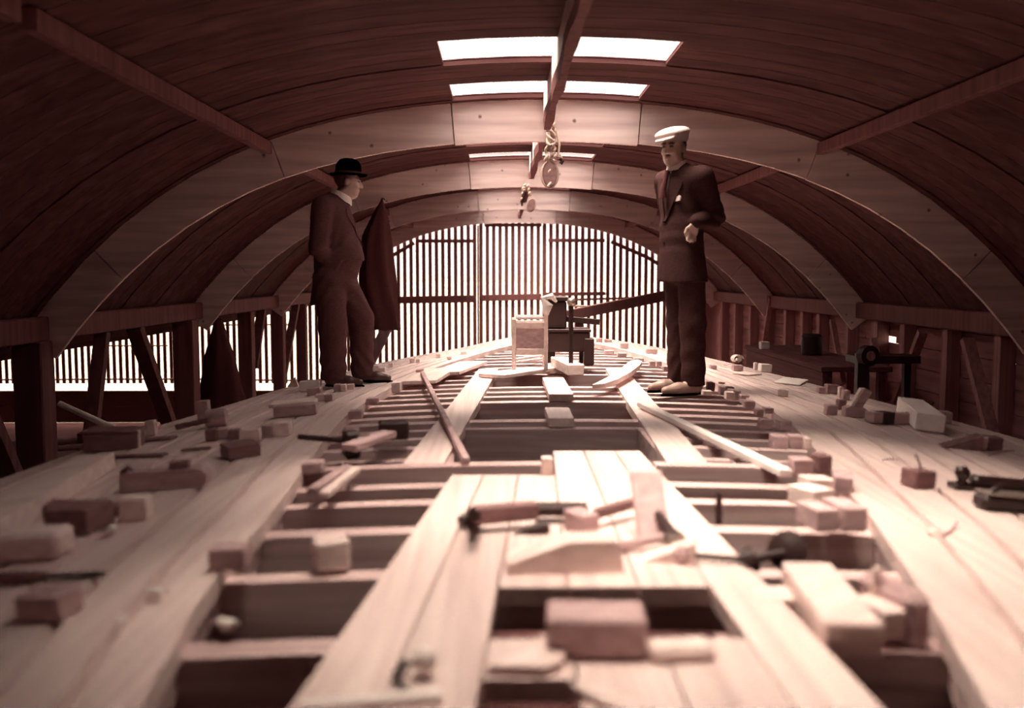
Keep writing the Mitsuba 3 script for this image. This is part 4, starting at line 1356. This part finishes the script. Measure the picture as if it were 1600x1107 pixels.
put('cutting_iron', bar(p + [.015, .05, .06], p + [.075, .05, .16], .05, .05, up=(1, 0, 0)), 'mat_block_mid', k)
k = thing('bench_plane', 'long low dark-bodied plane right of the wedged one, on the right deck', 'bench plane')
p, q = deck_at(1358, 652, .035), deck_at(1426, 654, .035)
put('stock', bar(p, q, .075, .062), 'mat_block_mid', k)
put('middle_plate', bar(p + (q - p) * .2, p + (q - p) * .48, .079, .068), 'mat_iron', k, label='dark middle part')
put('toe_plate', bar(p + (q - p) * .93, p + (q - p) * 1.01, .079, .066), 'mat_iron', k)
p = deck_at(1426, 652, .02)
k = thing('crank_handle', 'thin bent iron rod sticking up from the right end of the long plane', 'rod')
put('rod', tube([p, p + [.035, 0, .012], p + [.06, 0, .03], p + [.13, .02, .085]], [.012, .014, .009, .008], 8), 'mat_iron', k, smooth=50)
p, q = deck_at(1447, 662, .045), deck_at(1416, 640, .045)
single('timber', bar(deck_at(1454, 661, .056) , deck_at(1421, 634, .056), .15, .095, up=(.10, 0, 1)), 'mat_linen', 'white box-like timber along the outer right deck edge', 'timber')
blk(1470, 645, 1487, 662, .10, 'mat_block_mid', 'brown block end beside the white timber, outer right deck edge', yaw=-.2)
p = deck_at(1505, 703, .0)
s = scale_at(p)
m = prism([(-29 / s, 0), (28 / s, 0), (28 / s, 24 / s)], .10)
m.apply_transform(np.array([[1, 0, 0, 0], [0, 0, 1, 0], [0, 1, 0, 0], [0, 0, 0, 1.0]]))
m.invert() if m.volume < 0 else None
single('wedge', place(m, p, -.15, 0, .09), 'mat_block_dark', 'large triangular wedge on the outer right deck', 'wedge')
blk(1543, 684, 1567, 705, .08, 'mat_block_dark', 'dark block with a pale edge right of the large triangular wedge')
blk(1533, 684, 1543, 704, .07, 'mat_block_pale', 'pale narrow block between the large wedge and the dark block')
k = thing('wood_block', 'dark block with a curved stick standing on it, right deck foreground', 'wood block')
p = deck_at(1446, 764, .003)
s = scale_at(p)
m = cbox(40 / s, .085, 27 / s, .004)
m.apply_translation([0, .0425, 0])
put('body', place(m, p, .28, 0, .08), 'mat_block_dark', k)
p = p + [.0, .04, 27 / s - .004]
put('stick', tube([p, p + [-.008, 0, .03], p + [-.025, .0, .06]], [.005, .005, .004], 8), 'mat_block_dark', k, smooth=50)
# black jack plane with a knob, running out of the picture
k = thing('iron_plane', 'black shiny iron plane with a round knob, at the right edge of the picture', 'iron plane')
p = deck_at(1503, 764, .0)
put('knob', place(lathe([(0, 0), (.022, 0), (.017, .015), (.026, .035), (.028, .05), (.018, .064), (0, .066)], 18), p + [.0, .0, .018]), 'mat_black_gloss', k, smooth=50)
put('sole', place(boxm(-.045, .42, -.035, .035, .0, .02, .004), p, .02, 0, .10), 'mat_black_gloss', k)
put('body', place(boxm(.03, .40, -.03, .03, .02, .055, .01), p, .02, 0, .10), 'mat_black_gloss', k)
k = thing('iron_plane', 'dark lacquered box plane in front of the knobbed plane, right edge of the picture', 'iron plane')
p = deck_at(1545, 800, .0)
put('body', place(boxm(-.02, .30, -.0, .085, .0, .055, .014), p, .06, 0, .10), 'mat_black_gloss', k)
put('blade', place(boxm(-.012, .29, -.004, .08, .056, .062, .002), p, .06, 0, .10), 'mat_steel', k, label='shiny steel edge')
put('lever', place(tube([(.02, .03, .055), (.06, .03, .085), (.14, .03, .088), (.2, .03, .07)], [.012, .011, .011, .012], 10), p, .06), 'mat_black_gloss', k, smooth=50)
for pts, lb in [([(1471, 837), (1480, 833), (1488, 828), (1495, 816)], 'thin curled shaving on the near right deck'), ([(1380, 719), (1392, 717), (1404, 720)], 'thin straight splinter on the right deck'), ([(1545, 712), (1562, 706), (1585, 704)], 'dark thin splinter by the dark block, outer right deck')]:
    P_ = [deck_at(u, v, .006 + .010 * (i == len(pts) - 1)) for i, (u, v) in enumerate(pts)]
    single('splinter', tube(P_, .004, 6), 'mat_block_mid', lb, 'splinter', smooth=50)


def curl(u, v, r, n, lb, yw=0.0, lift=.004):
    """A wood shaving: a thin ribbon rolled up."""
    p = deck_at(u, v, lift)
    q = np.linspace(0, n * 2 * np.pi, 14 * n)
    rr = r * (1 - .035 * q)
    P_ = np.stack([rr * np.cos(q), 0 * q + .004 * q, r + rr * np.sin(q) * .8], 1)
    A = P_ - [0, r * .8, 0]
    B_ = P_ + [0, r * .8, 0]
    up_ = (P_ - P_.mean(0)) * .06
    m = grid_solid(A, B_, B_ + up_, A + up_)
    return single('wood_shaving', place(m, p, yw), 'mat_shaving', lb, 'wood shaving', smooth=40)


for u, v, r, n, lb, yw, lf in [(176, 838, .016, 2, 'white curled shaving on the left deck before the pale block', .4, .004), (252, 938, .014, 2, 'small curled shaving, right one near the left deck\'s inner planks', 1.0, .004), (190, 977, .011, 1, 'short curled shaving on the near left deck', .2, .004),
                               (362, 992, .018, 2, 'white curled shaving on the nearest bare beam at left', .8, BM), (1152, 569, .05, 2, 'white lump of shavings at the far outer right deck edge', .2, .004), (1462, 838, .012, 1, 'tiny shaving beside the curled splinter on the right deck', .6, .004)]:
    curl(u, v, r, n, lb, yw, lf)
blk(1189, 570, 1206, 582, .12, 'mat_linen', 'white box at the far outer right deck edge', 'box', name='box')
blk(1146, 571, 1161, 580, .08, 'mat_block_mid', 'brown block left of the white box, far outer right edge')
blk(1110, 571, 1120, 577, .07, 'mat_block_mid', 'brown block beside the capped man\'s knee, far outer right edge')
blk(1178, 567, 1183, 578, .04, 'mat_linen', 'narrow white upright offcut left of the white box', 'offcut', name='offcut')
lie(1158, 585, 1178, 583, .16, .012, 'mat_block_pale', 'thin pale board on the far right deck before the brown block', 'board', 'board')
lie(1229, 600, 1245, 592, .20, .008, 'mat_linen', 'white paper-thin sheet on the far right deck', 'sheet', 'sheet')

# -- towards the bow: panelled stool, vise and long timber, dark spar
k = thing('panelled_stool', 'upright open wooden stool with a dark panel, in the middle of the far deck', 'stool')
p = deck_at(828, 579, .0)
s = scale_at(p)
W_, H_ = 57 / s, 84 / s
for a in (-1, 1):
    for dy in (0, .30):
        put('post', place(cbox(.034, .034, (H_ if (a > 0 and dy == 0) else H_ - .02) + (.14 if a > 0 and dy == 0 else 0), .004), p + [a * (W_ / 2 - .02), dy, 0]), 'mat_block_pale', k)
for z0, h in ((.29 * H_, .052), (.78 * H_, .052), (.95 * H_, .022)):
    put('rail', place(boxm(-W_ / 2 + .035, W_ / 2 - .035, -.012, .016, z0, z0 + h), p), 'mat_block_pale', k)
    put('rail', place(boxm(-W_ / 2 + .035, W_ / 2 - .035, .295, .32, z0, z0 + h), p), 'mat_block_pale', k)
put('panel', place(boxm(-W_ / 2 + .035, W_ / 2 - .035, .004, .014, .29 * H_ + .052, .78 * H_), p), 'mat_block_mid', k, label='dark grained panel')
p2 = deck_at(852, 579, .0)
single('rag', tube([p2 + [0, .0, H_ + .02], p2 + [.02, -.01, H_ + .09], p2 + [-.02, .0, H_ + .15], p2 + [.05, 0, H_ + .17], p2 + [.09, .02, H_ + .12]], [.03, .045, .03, .03, .012], 8), 'mat_linen', 'white rag tied round the tall post of the panelled stool', 'rag', smooth=60)
k = thing('timber', 'pale thick timber end-on, with an iron rod standing in it, before the black vise', 'timber')
p = deck_at(900, 587, .0)
put('body', place(boxm(-.065, .065, 0, .75, 0, .085, .006), p, .13), 'mat_block_pale', k)
q = p + [-.03, .14, .08]
put('rod', tube([q, q + [0, 0, .1], q + [0, 0, .46]], .018, 8), 'mat_iron', k, smooth=40, label='black iron rod')
put('rod_knob', place(trimesh.creation.icosphere(2, .035), q + [0, 0, .49]), 'mat_steel', k, smooth=True)
put('rod_handle', tube([q + [.0, 0, .46], q + [.13, 0, .455]], .008, 8), 'mat_steel', k, smooth=40)
k = thing('vise', 'black iron vise on a black bench right of the panelled stool', 'vise')
p = deck_at(890, 578, .0) + [0, .35, 0]
put('base', place(boxm(-.16, .20, 0, .35, .12, .29, .01), p), 'mat_iron', k)
put('leg', place(boxm(.15, .235, -.02, .12, 0, .24, .01), p), 'mat_iron', k)
put('leg', place(boxm(-.16, -.09, .22, .34, 0, .13, .01), p), 'mat_iron', k)
put('leg', place(boxm(.13, .20, .22, .34, 0, .13, .01), p), 'mat_iron', k)
put('bench_top', place(boxm(-.17, .21, -.01, .36, .292, .318, .006), p), 'mat_iron', k)
put('body', place(boxm(-.17, .0, .05, .30, .32, .56, .012), p), 'mat_iron', k)
put('jaw', place(boxm(-.18, .01, .03, .32, .56, .60, .008), p), 'mat_iron', k)
put('arm', bar(p + [.0, .16, .40], p + [.30, .2, .37], .05, .05), 'mat_iron', k)
for u0, v0, u1, v1, lb in [(858, 552, 876, 549, 'small pale offcut lying under the vise'), (806, 562, 850, 556, 'short pale stick lying before the panelled stool'), (812, 566, 858, 560, 'long pale stick lying before the panelled stool')]:
    lie(u0, v0, u1, v1, .04, .025, 'mat_block_pale', lb, 'stick', 'stick')
single('spar', bar(at_y(858, 499, 14.5), at_y(1046, 461, 15.5), .10, .16), 'mat_dark_timber', 'long dark spar slanting up to the right before the slatted gable', 'spar')
single('shore', bar(at_y(905, 490, 14.8), np.array([at_y(905, 490, 14.8)[0], 14.8, 0.0]), .12, .12), 'mat_dark_timber', 'dark upright shore that carries the left end of the long spar', 'shore')

# -- hanging things: pulley blocks and dark cloths
def pulley(p, sc, lb, tilt=0.0, hang=.0, tail=.1):
    k = thing('pulley_block', lb, 'pulley block')
    shell = []
    for q in np.linspace(0, 2 * np.pi, 26, endpoint=False):
        shell.append((.075 * math.sin(q), .125 * math.cos(q)))
    R_ = trimesh.transformations.euler_matrix(math.pi / 2, tilt, 0, 'sxyz')
    for dy in (-.055, .035):
        m = prism(shell, .022)
        m.apply_transform(np.array([[1, 0, 0, 0], [0, 1, 0, 0], [0, 0, 1, dy], [0, 0, 0, 1.0]]))
        m.apply_scale(sc)
        m.apply_transform(R_); m.apply_translation(p)
        put('cheek', m, 'mat_block_dark', k)
    m = trimesh.creation.cylinder(.062 * sc, .045 * sc, sections=24)
    m.apply_transform(R_); m.apply_translation(p)
    put('sheave', m, 'mat_iron', k, smooth=40)
    lp = [p + R_[:3, :3] @ (np.array([.088 * math.sin(q), .14 * math.cos(q), 0]) * sc) for q in np.linspace(0, 2 * np.pi, 30)]
    put('rope_strop', tube(lp, .014 * sc, 8, caps=False), 'mat_rope', k, smooth=60)
    return k


def rope(parent, a, b, r, twist=26, amp=.012, seed=1):
    t = np.linspace(0, 1, 40)
    P_ = a + (b - a) * t[:, None] + amp * np.stack([np.sin(t * twist), np.cos(t * twist), 0 * t], 1)
    return put('rope', tube(P_, r, 8), 'mat_rope', parent, smooth=60)


def pxz(u, v, y): return at_y(u, v, y)


yh = 8.33
p = pxz(859, 273, yh)
k = pulley(p, .78, 'big pulley block hung on many ropes from the nearest roof rib')
top = pxz(861, 192, yh)
for i, (du, am) in enumerate(((-6, .010), (-1, .014), (4, .012), (8, .008))):
    rope(k, pxz(861 + du * .5, 190, yh), pxz(859 + du, 252 if i != 1 else 292, yh - .03), .013, 24 + 5 * i, am)
lp = [top + np.array([.05 * math.sin(q), .03 * math.cos(q), -.09 * (1 - math.cos(q)) * .5 - .0]) for q in np.linspace(0, 2 * np.pi, 20)]
for i in range(4):
    lp = [pxz(860 + 5 * math.sin(q + i), 200 + 7 * i + 6 * math.cos(q), yh - .05 + .05 * math.cos(q * 1 + i)) for q in np.linspace(0, 2 * np.pi, 18)]
    put('rope_knot', tube(lp, .013, 7, caps=False), 'mat_rope', k, smooth=60)
lp = [pxz(870, 205, yh - .04), pxz(874, 225, yh - .05), pxz(872, 245, yh - .04), pxz(878, 247, yh - .04), pxz(875, 242, yh - .03)]
put('rope_end', tube(lp, .011, 7), 'mat_rope', k, smooth=60)
put('iron_hook', tube([pxz(875, 248, yh), pxz(879, 252, yh), pxz(876, 256, yh)], .016, 8), 'mat_iron', k, smooth=60)
yh = 12.6
k = pulley(pxz(830, 321, yh), .62, 'small pulley block with a rope loop, under the second roof rib', .35)
for i, (a, b) in enumerate((((820, 288), (818, 300)), ((824, 288), (828, 306)), ((818, 290), (815, 316)))):
    rope(k, pxz(*a, yh), pxz(*b, yh), .016, 20, .008)
put('iron_hook', tube([pxz(820, 300, yh), pxz(815, 316, yh), pxz(816, 322, yh)], [.03, .018, .01], 8), 'mat_iron', k, smooth=60)


def hanging(pts, y, depth, label, cat):
    """A long dark cloth hung up by its top: stations (v, u left, u right)."""
    rings, n = [], 30
    vv = np.linspace(pts[0][0], pts[-1][0], 26)
    for v in vv:
        l = np.interp(v, [q[0] for q in pts], [q[1] for q in pts])
        r = np.interp(v, [q[0] for q in pts], [q[2] for q in pts])
        a, b = at_y(l, v, y), at_y(r, v, y)
        c, w = (a + b) / 2, max((b - a)[0] / 2, .012)
        ang = np.linspace(0, 2 * np.pi, n, endpoint=False)
        fold = 1 + .10 * np.sin(ang * 6 + 2 * math.sin(v * .02)) * min(1, w * 6) + .03 * np.sin(ang * 11 + v * .03)
        rings.append(np.stack([c[0] + w * np.cos(ang) * fold / 1.04, c[1] + min(depth, w) * np.sin(ang) * fold, np.full(n, c[2]) + .012 * np.sin(ang * 6) * (v == vv[-1])], 1))
    V = np.vstack(rings + [rings[0].mean(0)[None], rings[-1].mean(0)[None]])
    fs = []
    for i in range(len(vv) - 1):
        for j in range(n):
            q = (j + 1) % n
            fs += [[i * n + j, (i + 1) * n + j, (i + 1) * n + q], [i * n + j, (i + 1) * n + q, i * n + q]]
    e = (len(vv) - 1) * n
    for j in range(n):
        q = (j + 1) % n
        fs += [[len(vv) * n, j, q], [len(vv) * n + 1, e + q, e + j]]
    m = trimesh.Trimesh(V, fs, process=False)
    m.fix_normals()
    k = thing('hanging_cloth', label, cat)
    put('cloth', m, 'mat_cloth_black', k, smooth=60)
    t = at_y((pts[0][1] + pts[0][2]) / 2, pts[0][0], y)
    return k, t


k, t = hanging([(312, 596, 598), (335, 582, 606), (370, 567, 612), (440, 562, 618), (490, 564, 623), (515, 568, 626)], 12.45, .16, 'long dark cloth hanging in a cone from the second rib, behind the bowler-hatted man', 'cloth')
put('hook', tube([t + [0, -.05, -.02], t + [0, 0, .01], t + [0, .12, .02], t + [0, .26, .02]], .010, 8), 'mat_iron', k, smooth=60)
k, t = hanging([(497, 336, 347), (520, 330, 353), (560, 320, 366), (610, 314, 378), (650, 312, 388)], 13.2, .2, 'dark cloth hanging like a cloak from the left eave beam, between two posts', 'cloth')
single('prop', bar(at_y(608, 505, 12.95), at_y(608, 505, 12.95) + (at_y(574, 575, 12.95) - at_y(608, 505, 12.95)) * 3.95, .14, .10, up=(0, 1, 0)), 'mat_post_pale', 'slanting timber prop between the hanging cloth and the bow', 'prop')

# -- outside the deck at left: poles on the staging; at right: bench and grinding wheel along the wall
single('pole', tube([at_y(92, 631, 9.0), at_y(232, 694, 9.0)], .030, 10), 'mat_linen', 'pale pole slanting down between the left posts', 'pole', smooth=40)
single('pole', tube([at_y(-60, 699, 8.9), at_y(135, 689, 8.9)], .034, 10), 'mat_block_mid', 'upper level pole of the staging at the left picture edge', 'pole', smooth=40)
single('pole', tube([at_y(-60, 712, 8.7), at_y(135, 698, 8.7)], .028, 10), 'mat_block_mid', 'lower level pole of the staging at the left picture edge', 'pole', smooth=40)
for u in (-55, 130):
    a = at_y(u, 680, 8.8)
    single('staging_post', boxm(a[0] - .05, a[0] + .05, 8.78, 8.88, 0, a[2] + .02), 'mat_dark_timber', 'dark post that carries the level poles of the left staging' if u > 0 else 'dark staging post just outside the left picture edge', 'post')
a = at_y(232, 694, 9.0)
single('staging_post', boxm(a[0] - .05, a[0] + .06, 8.93, 9.07, 0, a[2] + .0), 'mat_dark_timber', 'dark post under the lower end of the pale slanting pole', 'post')

k = thing('work_bench', 'dark work bench along the right wall beyond the deck', 'work bench')
x0, x1, ya, yb, zt = 3.55, 4.35, 10.6, 14.0, CZ - 1.02
put('top', boxm(x0, x1, ya, yb, zt - .06, zt, .006), 'mat_hull', k)
put('apron', boxm(x0 + .02, x0 + .06, ya + .02, yb - .02, zt - .32, zt - .062), 'mat_hull', k)
for x in (x0 + .06, x1 - .14):
    for y in (ya + .04, yb - .12):
        put('leg', boxm(x, x + .08, y, y + .08, 0, zt - .062), 'mat_hull', k)
k = thing('grindstone', 'dark treadle grindstone with a tall stand, before the right wall', 'grindstone')
gc = at_y(1356, 556, 9.7)
w_ = trimesh.creation.cylinder(.105, .09, sections=28)
w_.apply_transform(trimesh.transformations.euler_matrix(math.pi / 2, 0, .25, 'sxyz')); w_.apply_translation(gc)
put('wheel', w_, 'mat_iron', k, smooth=40)
w_ = trimesh.creation.cylinder(.05, .11, sections=20)
w_.apply_transform(trimesh.transformations.euler_matrix(math.pi / 2, 0, .25, 'sxyz')); w_.apply_translation(gc)
put('hub', w_, 'mat_post_pale', k, smooth=40)
put('stand', boxm(gc[0] - .075, gc[0] + .045, gc[1] + .06, gc[1] + .16, 0, gc[2] + .02), 'mat_iron', k)
put('shelf', boxm(gc[0] - .05, gc[0] + .62, gc[1] + .17, gc[1] + .50, gc[2] - .10, gc[2] - .02), 'mat_iron', k)
put('stand', boxm(gc[0] + .55, gc[0] + .62, gc[1] + .40, gc[1] + .48, 0, gc[2] - .105), 'mat_iron', k)
blk_p = np.array([3.62, 13.2, zt + .001])
single('box', place(cbox(.12, .12, .10, .005), blk_p), 'mat_linen', 'white box standing on the dark bench by the right wall', 'box')
k = thing('barrel', 'dark round drum standing on the dark bench', 'drum')
put('body', place(lathe([(0, 0), (.12, 0), (.13, .02), (.13, .24), (.10, .27), (0, .27)], 20), np.array([3.95, 12.2, zt + .001])), 'mat_iron', k, smooth=40)
